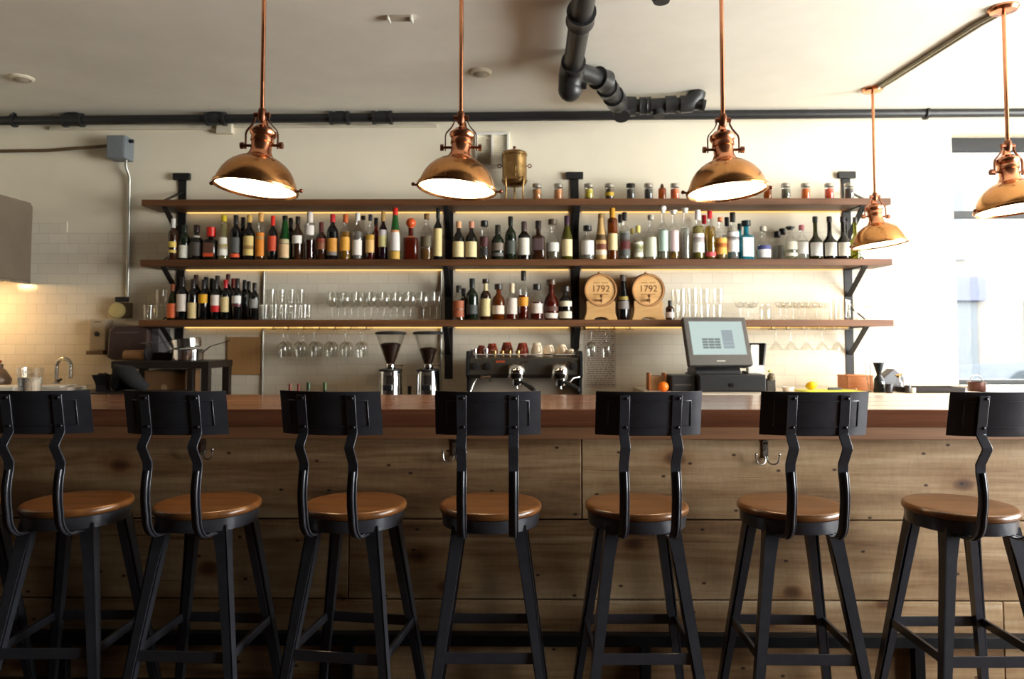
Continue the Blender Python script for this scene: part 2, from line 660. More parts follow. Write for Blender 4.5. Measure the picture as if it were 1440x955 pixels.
ap.build('fascia_board', M_apron, bf, 0, .003)
MB().box(-3.2, 3.3, YP + .061, YB2 - .06, .0, ZB - .068).build('carcass', M_iron, bf, 0)
# foot rail
fr = thing('foot_rail', 'black square foot rail running along the plank bar front', 'foot rail', (0, 0, 0))
MB().box(-3.2, 3.3, 2.818, 2.862, .148, .192).build('rail', M_black, fr, 0, .003)
for px in (-250, 90, 490, 907, 1290):
    x = X(px, 2.84, 900)
    MB().box(x - .02, x + .02, 2.822, 2.858, 0, .148).build('rail_post', M_black, fr, 0, .002)
# coat hooks under the bar edge
hk = ['shiny double coat hook in full view under the bar edge below the till',
      'coat hook under bar edge half behind the stool below the espresso machine',
      'coat hook under bar edge behind the stool below the dark cart']
hooks = []
for i, (px, py) in enumerate(((1076, 634), (640, 631), (287, 627))):
    p = at(px, py, YP)
    if i == 0:
        h = thing('coat_hook', hk[0], 'hook', (p.x, YP - .001, p.z), 0, 'coat hooks under the bar')
        m = MB()
        m.box(-.011, .011, -.004, 0, -.028, .034)
        m.cyl((0, -.004, .034), (0, 0, .034), .011, n=14)
        for zz in (.026, .004, -.018):
            m.cyl((0, -.006, zz), (0, -.004, zz), .004, n=8)
        m.build('hook_plate', M_steel, h)
        for sx in (-1, 1):
            pts = [(sx * .004, -.006, -.02)]
            for k in range(9):
                a = PI + PI * k / 8
                pts.append((sx * (.024 + .02 * math.cos(a)), -.012 - .014 * math.sin(PI * k / 16), -.032 + .018 * math.sin(a)))
            pts.append((sx * .046, -.028, -.012))
            g = MB().tube(pts, .0032, 8)
            g.sphere((sx * .046, -.028, -.01), .0055, 10)
            g.build('hook_arm', M_steel, h)
        hooks.append(h)
    else:
        dup(hooks[0], (p.x, YP - .001, p.z), 0, hk[i])

# ------------------------------------------------------------------ back counters
bc = thing('back_counter', 'low dark back counter under the coffee machine and grinders', 'counter', (0, 0, 0))
MB().box(-2.0, .83, 4.58, 5.335, .76, .80).build('worktop', plain(srgb(120, 84, 58), .4, 0, .1, 6), bc, 0, .003)
MB().box(-1.99, .82, 4.62, 5.335, 0, .759).build('carcass', M_iron, bc, 0)
rc = thing('back_counter', 'pale raised back counter under the till and cutting board', 'counter', (0, 0, 0))
MB().box(.85, 3.1, 4.62, 5.335, .945, .985).build('worktop', plain(srgb(216, 204, 186), .35, 0, .05, 6), rc, 0, .003)
MB().box(.86, 3.09, 4.66, 5.335, 0, .944).build('carcass', plain(srgb(96, 74, 58), .5, 0, .1, 6), rc, 0)
kc = thing('kitchen_counter', 'kitchen counter with sink tap below the steel hood', 'counter', (0, 0, 0))
MB().box(-4.6, -2.9, 4.55, 5.335, .96, 1.0).build('worktop', M_steel, kc, 0, .003)
MB().box(-4.6, -2.92, 4.6, 5.335, 0, .959).build('carcass', M_iron, kc, 0)
wc = thing('window_counter', 'dark counter below the shop window with pot on it', 'counter', (0, 0, 0))
wy = 4.72
MB().box(3.13, 5.2, wy, 5.2, .94, .985).build('worktop', plain(srgb(50, 40, 36), .7, 0, .1, 6, .2), wc, 0, .003)
MB().box(3.15, 5.2, wy + .04, 5.2, 0, .939).build('carcass', M_iron, wc, 0)
# ------------------------------------------------------------------ bar stools
def make_stool(label, group):
    t = thing('bar_stool', label, 'stool', (0, 0, 0), 0, group)
    zs = .768
    R = .18
    MB().lathe([(0, zs - .026), (R - .008, zs - .026), (R - .001, zs - .021), (R, zs - .012), (R - .002, zs - .005), (R - .007, zs - .001), (R - .014, zs), (R * .6, zs - .003), (0, zs - .005)], 48).build('seat', M_seat, t, 50)
    # metal skirt under the wood
    MB().lathe([(R - .013, zs - .0265), (R - .008, zs - .0265), (R - .011, zs - .068), (R - .03, zs - .072), (0, zs - .072), (0, zs - .068), (R - .032, zs - .067), (R - .016, zs - .063), (R - .013, zs - .0265)], 48).build('seat_ring', M_stool, t, 40)
    a, b = .112, .205
    ztop = zs - .05
    legp = {}
    for sx in (-1, 1):
        for sy in (-1, 1):
            m = MB()
            p0 = Vector((sx * a, sy * a, ztop))
            p1 = Vector((sx * b, sy * b, 0))
            d = (p1 - p0).normalized()
            # folded sheet leg: two tapering faces meeting on the outer corner
            n = 7
            rows = []
            for i in range(n + 1):
                f = i / n
                c = p0.lerp(p1, f)
                wd = (.050 - .019 * f) if i else .062
                if i == 1:
                    wd = .049
                rows.append((c, wd))
            for (ax, ay) in ((-sx, 0), (0, -sy)):
                ax_v = Vector((ax, ay, 0))
                nv = Vector((-sx if ax == 0 else 0, -sy if ay == 0 else 0, 0)) * .005
                vs, fs = [], []
                for c, wd in rows:
                    o = c + Vector((sx * .012, sy * .012, 0))
                    vs += [o, o + ax_v * wd * .8, o + ax_v * wd * .8 + nv, o + nv]
                for i in range(n):
                    for k in range(4):
                        q, r = i * 4 + k, i * 4 + (k + 1) % 4
                        fs.append((q, r, r + 4, q + 4))
                fs += [(3, 2, 1, 0), (n * 4, n * 4 + 1, n * 4 + 2, n * 4 + 3)]
                m.add(vs, fs)
            # rolled inner lip closes the channel to a rounded bar
            m.bar(p0 + Vector((-sx * .016, -sy * .016, 0)), p1 + Vector((-sx * .006, -sy * .006, 0)), .030, .030, w2=.022, t2=.022)
            lg = m.build('leg', M_stool, t, 30)
            MB().bar(p1 + Vector((0, 0, .012)), p1 + Vector((0, 0, -.0)), .036, .036).build('rubber_foot', M_rubber, lg, 0, .003)
            legp[(sx, sy)] = (p0, p1)
    zf = .30
    f = (ztop - zf) / ztop
    c = a + (b - a) * f
    for (p, q) in (((-1, -1), (1, -1)), ((-1, 1), (1, 1)), ((-1, -1), (-1, 1)), ((1, -1), (1, 1))):
        side = p[0] == q[0]
        zz = zf if not side else zf + .004
        P = Vector((p[0] * c, p[1] * c, zz))
        Q = Vector((q[0] * c, q[1] * c, zz))
        MB().bar(P, Q, .036 if not side else .03, .006 if not side else .012, (0, 0, 1)).build('footrest', M_stool, t, 0, .0015)
    # back plate, curved round the sitter's back
    zb0, zb1 = 1.034, 1.176
    rc = .40
    yc = -.250 + rc
    half = math.asin(.171 / rc)
    m = MB()
    N = 18
    vs, fs = [], []
    for i in range(N + 1):
        an = -half + 2 * half * i / N
        for rr in (rc, rc - .004):
            for k, z in enumerate((zb0, zb0 + .004, zb1 - .004, zb1)):
                ins = 0
                vs.append((rr * math.sin(an), yc - rr * math.cos(an) - (z - zb0) * .2, z))
    for i in range(N):
        for k in range(3):
            q = i * 8 + k
            fs.append((q, q + 1, q + 9, q + 8))
            fs.append((q + 4, q + 12, q + 13, q + 5))
        fs.append((i * 8, i * 8 + 8, i * 8 + 12, i * 8 + 4))
        fs.append((i * 8 + 3, i * 8 + 7, i * 8 + 15, i * 8 + 11))
    for i in (0, N):
        q = i * 8
        for k in range(3):
            fs.append((q + k, q + k + 1, q + k + 5, q + k + 4))
    bk = m.add(vs, fs).build('backrest', M_stool, t, 40)
    # pressed frame line on the back plate
    m = MB()

    def bp(an, z, out):
        return Vector(((rc + out) * math.sin(an), yc - (rc + out) * math.cos(an) - (z - zb0) * .2, z))
    g = half * .76
    ring = []
    for i in range(13):
        ring.append(bp(-g + 2 * g * i / 12, zb0 + .03, .0012))
    for i in range(13):
        ring.append(bp(g - 2 * g * i / 12, zb1 - .03, .0012))
    ring.append(ring[0] + Vector((0, 0, .0005)))
    m.tube(ring, .0022, 6)
    m.build('pressed_line', M_stool, bk, 60)
    # two strap uprights
    for sx in (-1, 1):
        x = sx * .083
        an = math.asin(x / rc)
        yb = yc - rc * math.cos(an) - .0055

        def yy(z):
            return yb - (z - zb0) * .2
        pts = [(x, yy(1.165), 1.165), (x, yy(1.052), 1.052), (x, yb - .002, 1.040), (x, yb - .030, 1.004), (x, yb - .030, .996), (x, yb + .004, .945), (x, yb + .004, .92)]
        # long bow down under the seat
        for q in range(1, 8):
            u = q / 7
            y = yb + .004 - .010 * math.sin(PI * u) + .0 * u
            pts.append((x, y, .92 - .145 * u))
        y0 = yb + .004
        for q in range(1, 8):
            u = q / 7 * PI / 2
            pts.append((x, y0 + .072 * (1 - math.cos(u)), .775 - .079 * math.sin(u)))
        pts.append((x, y0 + .13, .693))
        up = MB().ribbon(pts, .032, .006, (1, 0, 0)).build('upright', M_stool, t, 35, .0012)
        rib = [(p[0] + .004, p[1] - .0055, p[2]) for p in pts[6:]]
        MB().tube(rib, .0058, 8).build('stiffening_rib', M_stool, up, 60)
        m = MB()
        for z in (1.155, 1.062):
            m.sphere((x + .006, yy(z) - .004, z), .0055, 8, (1, .6, 1))
        m.build('rivet', M_stool, up, 60)
    return t


sl = ['cropped bar stool of which only seat edge and legs show',
      'bar stool standing in front of the kitchen tap and glass',
      'bar stool standing in front of the dark cart with pans',
      'bar stool below the hanging stemware beside the coffee grinders',
      'bar stool squarely facing the bar under the espresso machine',
      'bar stool in front of the orange fruit beside the till',
      'bar stool in front of the lemon and cutting board',
      'bar stool nearest the shop window, its grey back catching daylight']
first = None
for i, (px, ph, Y) in enumerate(((-76, 0, 2.56), (110, 1, 2.56), (293, -3, 2.54), (500, -8, 2.54), (690, 0, 2.54), (895, 1, 2.54), (1111, -1, 2.54), (1349, 1, 2.53))):
    p = (X(px, Y, 706), Y, 0)
    if first is None:
        first = make_stool(sl[i], 'black metal bar stools along the bar')
        first.location = p
        first.rotation_euler.z = R_(ph)
    else:
        dup(first, p, R_(ph), sl[i])
# ------------------------------------------------------------------ copper pendants
M_lens = glow((1.0, .70, .38), 24)


def make_pendant(label, tilt_x, tilt_y, zrim=2.01):
    """origin at the ceiling; rim centre hangs at zrim"""
    t = thing('pendant_lamp', label, 'lamp', (0, 0, ZC), 0, 'copper pendant lamps over the bar')
    dz = zrim - ZC
    zy = dz + .335                                   # top of the yoke
    zp = dz + .185                                   # pivot screws
    MB().lathe([(0, 0), (.07, 0), (.07, -.008), (.06, -.022), (.02, -.032), (0, -.032)], 28).build('canopy', M_copper, t)
    MB().cyl((0, 0, -.03), (0, 0, zy), .0095, n=14).build('rod', M_copper, t)
    m = MB()
    m.lathe([(0, zy + .012), (.014, zy + .012), (.018, zy), (.018, zy - .035), (.012, zy - .045), (0, zy - .045)], 16)
    for sx in (-1, 1):
        m.cyl((sx * .012, 0, zy - .015), (sx * .034, 0, zy - .015), .011, n=12)
        m.ribbon([(sx * .030, 0, zy - .006), (sx * .030, 0, zy - .035), (sx * .040, 0, zy - .055), (sx * .066, 0, zy - .085), (sx * .070, 0, zy - .1), (sx * .070, 0, zp - .014)], .013, .004, (0, 1, 0))
    y = m.build('yoke', M_copperdark, t)
    for sx in (-1, 1):
        k = MB()
        k.cyl((sx * .042, 0, zp), (sx * .078, 0, zp), .006, n=10)
        k.cyl((sx * .078, 0, zp), (sx * .092, 0, zp), .0145, n=14)
        k.build('thumb_screw', M_copperdark, y)
    # shade pivots about the screws
    piv = Matrix.Translation((0, 0, zp)) @ Matrix.Rotation(tilt_y, 4, 'Y') @ Matrix.Rotation(tilt_x, 4, 'X')
    L = lambda pr: [(r, z - .185) for r, z in pr]
    neck = [(0, .300), (.012, .300), (.017, .285), (.022, .272), (.034, .268), (.046, .256), (.055, .250), (.057, .238), (.052, .228), (.047, .222), (.049, .212), (.049, .2), (.044, .196), (.044, .160), (.047, .154), (.050, .146), (.056, .138), (.056, .132), (0, .132)]
    MB().lathe(L(neck), 28, piv).build('lamp_neck', M_copper, t, 45)
    dome = [(.054, .136), (.066, .130), (.088, .120), (.112, .104), (.134, .083), (.151, .058), (.163, .030), (.169, .012), (.170, .004), (.178, .002), (.180, -.004), (.178, -.012), (.170, -.013), (.166, -.008), (.162, .012), (.145, .056), (.112, .096), (.066, .122), (.054, .128)]
    sh = MB().lathe(L(dome), 48, piv).build('shade', M_coppershade, t, 40)
    for sx in (-1, 1):
        q = MB()
        v = piv @ Vector((sx * .178, 0, -.005 - .185))
        v2 = piv @ Vector((sx * .196, 0, -.001 - .185))
        q.cyl(v, v2, .005, n=8)
        q.sphere(v2, .009, 10)
        q.build('rim_clasp', M_copperdark, sh)
    MB().lathe(L([(0, -.006), (.1, -.005), (.166, -.002), (.166, .002), (0, .004)]), 48, piv).build('diffuser', M_lens, t, 60)
    return t


specs = [(367, 264, 3.05, 0, 'copper pendant hanging in front of the shelf end over dark wine bottles', -4, 5),
         (648, 265, 3.15, 0, 'copper pendant hanging beside the small brass urn', -4, 5),
         (1018, 268, 3.17, 0, 'copper pendant hanging above the till screen', -4, -3),
         (1420, 293, 3.6, 0, 'copper pendant hanging in front of the bright shop window', -4, -4),
         (1232, 343, 4.78, 0, 'smaller looking copper pendant beside the shelf end, farthest from the stools', -3, -6)]
for px, py, Y, _, lab, tx, ty in specs:
    p = at(px, py, Y)
    l = make_pendant(lab, R_(tx), R_(ty), p.z)
    l.location = (p.x, Y, ZC)
PEND4 = at(1420, 293, 3.6)
PEND5 = at(1232, 343, 4.78)

# ------------------------------------------------------------------ pipes and wiring
dp = thing('water_pipe', 'long black pipe running along the wall just below the ceiling', 'pipe', (0, 0, 0))
YPI = 5.24
pa, pb = at(-120, 171, YPI), at(1560, 157, YPI)
zp = lambda x: pa.z + (pb.z - pa.z) * (x - pa.x) / (pb.x - pa.x)
MB().tube([pa, pb], .034, 20).build('pipe_run', M_pipe, dp, 60)
for px in (103, 304, 478, 538):
    x = X(px, YPI, 165)
    m = MB()
    z = zp(x)
    for dx in (-.062, .062):
        m.cyl((x + dx - .011, YPI, z), (x + dx + .011, YPI, z), .052, n=20)
    m.cyl((x - .055, YPI, z), (x + .055, YPI, z), .045, n=20)
    m.box(x - .03, x + .03, YPI - .02, YPI + .02, z + .04, z + .066)
    m.cyl((x - .04, YPI, z + .055), (x + .04, YPI, z + .055), .008, n=8)
    m.build('pipe_coupling', M_pipe, dp, 45)
for px in (20, 1302):
    x = X(px, YPI, 165)
    z = zp(x)
    m = MB()
    m.cyl((x - .008, YPI, z), (x + .008, YPI, z), .05, n=20)
    m.box(x - .008, x + .008, YPI - .012, YPI + .012, z + .03, ZC)
    m.build('pipe_hanger', M_pipe, dp, 45)

dr = thing('drain_pipe', 'thick black jointed drain pipe zigzagging under the ceiling', 'pipe', (0, 0, 0))
zc_ = ZC - .085


def atz(px, py, z):
    """world point at height z seen at this pixel"""
    d = CR @ Vector(((px - W / 2) / F, -(py - (H / 2 + W * SHIFT)) / F, -1))
    k = (z - EYE.z) / d.z
    return EYE + d * k


A0 = atz(830, -60, zc_)
A1 = atz(805, 96, zc_)
B1 = atz(846, 112, zc_ + .005)
C1 = atz(873, 150, zc_)
D1 = C1 + Vector((.46, -.05, .0))
mm = MB()
mm.tube([A0, A1 + Vector((0, .02, 0))], .057, 24)
mm.build('pipe_run', M_pipe, dr, 60)
MB().tube([A1, B1, B1 + (C1 - B1) * .3], .052, 24).build('pipe_run', M_pipe, dr, 60)
MB().tube([B1 + (C1 - B1) * .15, C1], .056, 24).build('pipe_run', M_pipe, dr, 60)
MB().tube([C1, D1], .048, 24).build('pipe_run', M_pipe, dr, 60)


def collar(p, d, r, w, name='pipe_coupling'):
    p, d = Vector(p), Vector(d).normalized()
    m = MB()
    m.tube([p - d * w, p - d * (w * .55), p + d * (w * .55), p + d * w], [r, r * .95, r * .95, r], 24)
    m.build(name, M_pipe, dr, 35)


dA = (A1 - A0).normalized()
collar(A0 + dA * .55, dA, .074, .05)
m = MB()
m.tube([A1 - dA * .10, A1 - dA * .02, A1 + Vector((-.005, .03, -.03)), A1 + Vector((-.01, .05, -.10))], [.072, .074, .076, .072], 24)
m.sphere(A1 + Vector((-.01, .05, -.11)), .074, 20)
m.cyl(A1 + Vector((.03, .03, -.09)), A1 + Vector((.085, .02, -.10)), .02, n=12)
m.build('pipe_elbow', M_pipe, dr, 60)
dB = (C1 - B1).normalized()
collar(B1 - (B1 - A1).normalized() * .0, (B1 - A1) + dB * .05, .072, .045)
collar(B1 + dB * .17, dB, .07, .035)
collar(B1 + dB * .36, dB, .072, .05)
m = MB()
m.tube([C1 - dB * .12, C1, C1 + Vector((.10, 0, 0))], [.07, .072, .066], 24)
m.cyl(C1 + Vector((0, 0, .0)), C1 + Vector((.0, -.04, -.075)), .05, n=22)
m.cyl(C1 + Vector((0, -.03, -.06)), C1 + Vector((.0, -.043, -.085)), .057, n=22)
m.build('pipe_elbow', M_pipe, dr, 60)
dC = (D1 - C1).normalized()
collar(C1 + dC * .15, dC, .062, .022)
collar(C1 + dC * .19, dC, .062, .012)
collar(C1 + dC * .34, dC, .062, .035)
m = MB()
m.tube([D1 - dC * .06, D1, D1 + Vector((.05, 0, .05)), D1 + Vector((.06, 0, .085))], [.06, .062, .06, .058], 22)
m.cyl(D1, D1 + Vector((.09, -.03, -.02)), .034, n=18)
m.cyl(D1 + Vector((.08, -.03, -.018)), D1 + Vector((.10, -.03, -.022)), .042, n=18)
m.build('pipe_elbow', M_pipe, dr, 60)
m = MB()
m.cyl(C1 + dC * .26 + Vector((0, 0, -.03)), C1 + dC * .26 + Vector((0, -.01, -.08)), .04, n=18)
m.build('pipe_stub', M_pipe, dr, 60)
e = atz(930, -4, ZC - .05)
m = MB()
m.tube([(e.x, e.y, ZC), (e.x, e.y, ZC - .05), (e.x, e.y, ZC - .075)], [.05, .05, .038], 22)
tag(m.build('pipe_cap', M_pipe, None, 60), 'black pipe stub poking out of the ceiling at the picture top', 'pipe')

# conduit on the ceiling between the last two lamp canopies
m = MB()
for o in (-.014, .014):
    m.tube([(PEND5.x + o + .02, 4.78 - .06, ZC - .012), (PEND5.x + o + .02 + (PEND4.x - PEND5.x) * .06, 4.6, ZC - .014), (PEND4.x + o - .02, 3.75, ZC - .014), (PEND4.x + o, 3.66, ZC - .012)], .011, 12)
tag(m.build('ceiling_conduit', plain(srgb(150, 142, 122), .4, .5, .06, 20), None, 60), 'pair of slim metal conduits across the ceiling between two lamp canopies', 'conduit')

# junction box, its conduits, the raceway
jb = thing('junction_box', 'grey metal junction box on the wall above the kitchen', 'electrical box', (0, 0, 0))
p0, p1 = at(150, 190, 5.22), at(175, 222, 5.22)
MB().box(p0.x, p1.x, 5.22, YW, p1.z, p0.z).build('box_body', M_grey, jb, 0, .004)
MB().box(p0.x + .008, p1.x - .008, 5.214, 5.22, p1.z + .008, p0.z - .008).build('box_cover', M_grey, jb, 0, .002)
MB().cyl((p1.x, 5.28, p0.z - .03), (p1.x + .03, 5.28, p0.z - .03), .014, n=12).build('cable_gland', M_black, jb)
zj = (p0.z + p1.z) / 2 + .02
tag(MB().tube([(XL, 5.33, zj - .03), (-3.6, 5.33, zj - .02), (p0.x, 5.3, zj + .01)], .012, 12).build('wall_conduit', plain(srgb(104, 82, 58), .5, .3, .1, 20), None, 60), 'brown conduit running sideways into the grey junction box', 'conduit')
xo = X(178, 5.33, 330)
po = at(178, 424, 5.33)
tag(MB().tube([(xo + .005, 5.29, p1.z + .004), (xo + .005, 5.29, p1.z - .05), (xo + .015, 5.325, p1.z - .12), (po.x + .01, 5.325, po.z)], .0125, 12).build('wall_conduit', M_conduit, None, 60), 'bright vertical conduit hanging below the grey junction box', 'conduit')
rw = thing('cable_raceway', 'white plastic cable raceway on the wall under the black pipe', 'raceway', (0, 0, 0))
q0, q1 = at(70, 180, 5.33), at(306, 178, 5.33)
MB().box(q0.x, q1.x, 5.325, YW, q0.z - .015, q0.z + .02).build('raceway_run', M_offwhite, rw, 0, .002)
MB().box(q1.x - .0, q1.x + .12, 5.30, YW, q0.z - .05, q0.z + .025).build('raceway_box', M_offwhite, rw, 0, .004)
q2, q3 = at(420, 178, 5.33), at(615, 180, 5.33)
MB().box(q1.x + .12, q3.x, 5.33, YW, q0.z - .002, q0.z + .02).build('raceway_run', M_offwhite, rw, 0, .002)
# outlet and plug under the conduit
ol = thing('electrical_outlet', 'round wall outlet with black adapter plugged in beside the shelf', 'outlet', (0, 0, 0))
r = at(171, 437, 5.33)
MB().box(r.x - .05, r.x + .075, 5.30, YW, r.z - .055, r.z + .06).build('outlet_box', plain(srgb(96, 80, 58), .5, .3, .1, 20), ol, 0, .004)
MB().lathe([(0, .03), (.05, .03), (.058, .024), (.058, 0), (0, 0)], 28, Matrix.Translation((r.x - .01, 5.30, r.z)) @ Matrix.Rotation(PI / 2, 4, 'X')).build('round_cover', plain(srgb(206, 188, 128), .5, 0, .05, 20), ol)
MB().box(r.x - .005, r.x + .075, 5.24, 5.30, r.z + .062, r.z + .1).build('black_adapter', M_plastic, ol, 0, .008)

# ceiling fittings
for i, (px, py, lab) in enumerate(((675, 101, 'small round ceiling fitting beside the copper lamp rod'), (30, 109, 'small round ceiling fitting above the kitchen, near the pipe'))):
    p = atz(px, py, ZC)
    if i == 0:
        cf = thing('ceiling_fitting', lab, 'ceiling fitting', (p.x, p.y, ZC), 0, 'round ceiling fittings')
        MB().lathe([(0, 0), (.075, 0), (.075, -.006), (.062, -.016), (.05, -.016), (0, -.010)], 30).build('trim_ring', M_offwhite, cf)
        MB().lathe([(0, -.011), (.045, -.0165), (.03, -.026), (0, -.03)], 24).build('sensor_dome', plain(srgb(170, 158, 138), .4, 0, .05, 20), cf)
    else:
        dup(cf, (p.x, p.y, ZC), 0, lab)
p = atz(563, 24, ZC)
ef = thing('emergency_light', 'white oblong ceiling fitting with two angled ends', 'ceiling fitting', (p.x, p.y, ZC))
MB().box(-.055, .055, -.03, .03, -.012, 0).build('housing', plain(srgb(180, 168, 150), .6, 0, .05, 20), ef, 0, .004)
for sx in (-1, 1):
    MB().bar((sx * .06, -.03, -.012), (sx * .06, .03, -.012), .012, .024).build('end_cap', M_white, ef, 0, .003)
# ------------------------------------------------------------------ shelves
YS0, YS1 = 5.06, YW - .012
SHX0, SHX1 = X(196, YS0, 400), X(1256, YS0, 400)
TH = .047
ZT = [Z(279.5, YS0, 720), Z(364.5, YS0, 720), Z(449.8, YS0, 720)]
for z, lab in zip(ZT, ('top dark wood shelf holding the brass urn and jars', 'middle dark wood shelf packed with liquor bottles', 'lowest dark wood shelf with barrels, wine and glasses')):
    s = MB()
    s.box(SHX0, SHX1, YS0, YS0 + .148, z - TH, z).box(SHX0, SHX1, YS0 + .149, YS1, z - TH, z)
    tag(s.build('wall_shelf', M_shelf, None, 0, .003), lab, 'shelf')
bx = [X(256.5, YW, 300), X(632, YW, 300), X(808, YW, 300), X(1190, YW, 300)]
bl = ['black steel bracket post at the shelf end above the pans', 'black steel bracket post between the grinders and coffee machine',
      'black steel bracket post beside the little barrels', 'black steel bracket post at the shelf end near the window']
zend = [Z(490, YW), Z(533, YW), Z(490, YW), Z(532, YW)]
for i, (x, lab) in enumerate(zip(bx, bl)):
    b = thing('shelf_bracket', lab, 'bracket', (x, YW - .006, 0), 0, 'steel shelf brackets')
    hw = .031
    zt = Z(253, YW)
    # post threaded past the shelves
    m = MB()
    segs = [ZT[0] + .001, zt], [ZT[1] + .001, ZT[0] - TH - .001], [ZT[2] + .001, ZT[1] - TH - .001], [zend[i], ZT[2] - TH - .001]
    for a, c in segs:
        m.box(-hw, hw, -.006, 0, a, c)
    m.build('post', M_iron, b, 0, .002)
    m = MB()
    m.box(-.064, .064, -.03, 0, zt, zt + .052)
    m.build('top_plate', M_iron, b, 0, .002)
    sd = 1
    for z in ZT:
        m = MB()
        zz = z - TH
        m.box(-.02, .02, -.27, -.006, zz - .008, zz - .001)
        m.bar((0, -.262, zz - .006), (0, -.008, zz - .205), .04, .009)
        m.build('brace', M_iron, b, 0, .0015)
    if i in (0, 3):
        for z in ZT:
            m = MB()
            m.bar((0, -.245, z + .006), (0, -.008, z + .11), .03 if z == ZT[0] else .012, .007)
            m.build('stay', M_iron, b, 0, .0015)
# warm strip lights under the shelf backs
M_led = glow((1.0, .60, .18), 1.5)
for k, z in enumerate(ZT):
    o = thing('led_strip', ('warm strip light under the top shelf', 'warm strip light under the middle shelf', 'warm strip light under the lowest shelf')[k], 'strip light', (0, 0, 0), 0, 'strip lights under the shelves')
    ends = [bx[0] + .05, bx[1] - .05, bx[1] + .05, bx[2] - .05, bx[2] + .05, bx[3] - .05]
    for a, c in zip(ends[::2], ends[1::2]):
        MB().box(a, c, YW - .032, YW - .016, z - TH - .0075, z - TH - .0005).build('light_tape', M_led, o, 0)

# ------------------------------------------------------------------ bottles
PROF = {
    'wine': [(.9, 0), (1, .02), (1, .60), (.95, .66), (.72, .715), (.46, .76), (.38, .80), (.36, .955), (.41, .96), (.41, 1)],
    'burg': [(.9, 0), (1, .02), (1, .44), (.92, .53), (.66, .66), (.44, .77), (.37, .84), (.36, .955), (.41, .96), (.41, 1)],
    'liq': [(.92, 0), (1, .015), (1, .55), (.97, .61), (.80, .665), (.52, .715), (.38, .76), (.35, .96), (.40, .965), (.40, 1)],
    'squat': [(.92, 0), (1, .02), (1, .48), (.96, .56), (.78, .64), (.50, .70), (.36, .75), (.34, .96), (.40, .965), (.40, 1)],
    'tall': [(.92, 0), (1, .015), (1, .62), (.9, .665), (.52, .70), (.36, .74), (.34, .96), (.42, .965), (.42, 1)],
    'round': [(.82, 0), (.96, .06), (1, .22), (1, .36), (.95, .46), (.76, .56), (.46, .64), (.35, .70), (.33, .96), (.40, .965), (.40, 1)],
    'bell': [(.98, 0), (1, .02), (1, .30), (.97, .46), (.84, .57), (.52, .66), (.34, .72), (.32, .94), (.42, .95), (.42, 1)],
    'taper': [(.95, 0), (1, .02), (1, .30), (.86, .50), (.64, .68), (.48, .84), (.42, .96), (.42, 1)],
    'long': [(.94, 0), (1, .015), (1, .40), (.97, .44), (.62, .50), (.40, .56), (.33, .64), (.30, .955), (.36, .96), (.36, 1)],
    'square': [(.95, 0), (1, .015), (1, .56), (.95, .60), (.60, .64), (.38, .67), (.36, .96), (.42, .965), (.42, 1)],
    'cyl': [(.95, 0), (1, .015), (1, .76), (.94, .79), (.50, .82), (.46, .96), (.5, .965), (.5, 1)],
    'dropper': [(.94, 0), (1, .02), (1, .52), (.92, .58), (.45, .64), (.45, .72)],
}


def prof_r(pr, z):
    for (r0, z0), (r1, z1) in zip(pr, pr[1:]):
        if z <= z1:
            return r0 + (r1 - r0) * ((z - z0) / max(1e-6, z1 - z0))
    return pr[-1][0]


CLEAR = 'clear'
GL = {
    'dark': plain(srgb(20, 17, 14), .07, 0, .1, 20, .6), 'darkgreen': plain(srgb(20, 30, 18), .07, 0, .1, 20, .6),
    'brown': plain(srgb(46, 24, 12), .07, 0, .15, 20, .6), 'green': None, 'black': plain(srgb(12, 12, 13), .08, 0, .1, 20, .6),
}


def tint_glass(c, rough=.04, trans=.75):
    key = ('tg', c, rough, trans)
    if key not in _C:
        t = NT('tinted_glass_%d' % len(_C))
        _C[key] = t.bsdf(c, rough, trans=trans, ior=1.4)
    return _C[key]


GLASSCOL = {'green': srgb(40, 120, 50), 'olive': srgb(120, 118, 30), 'olivedark': srgb(58, 58, 20), 'amber': srgb(150, 70, 16), 'blue': srgb(30, 160, 190),
            'palegreen': srgb(196, 214, 180), 'gold': srgb(214, 160, 50), 'redbrown': srgb(120, 34, 14), 'tan': srgb(196, 158, 100), 'purple': srgb(60, 26, 44), 'red': srgb(150, 30, 20)}


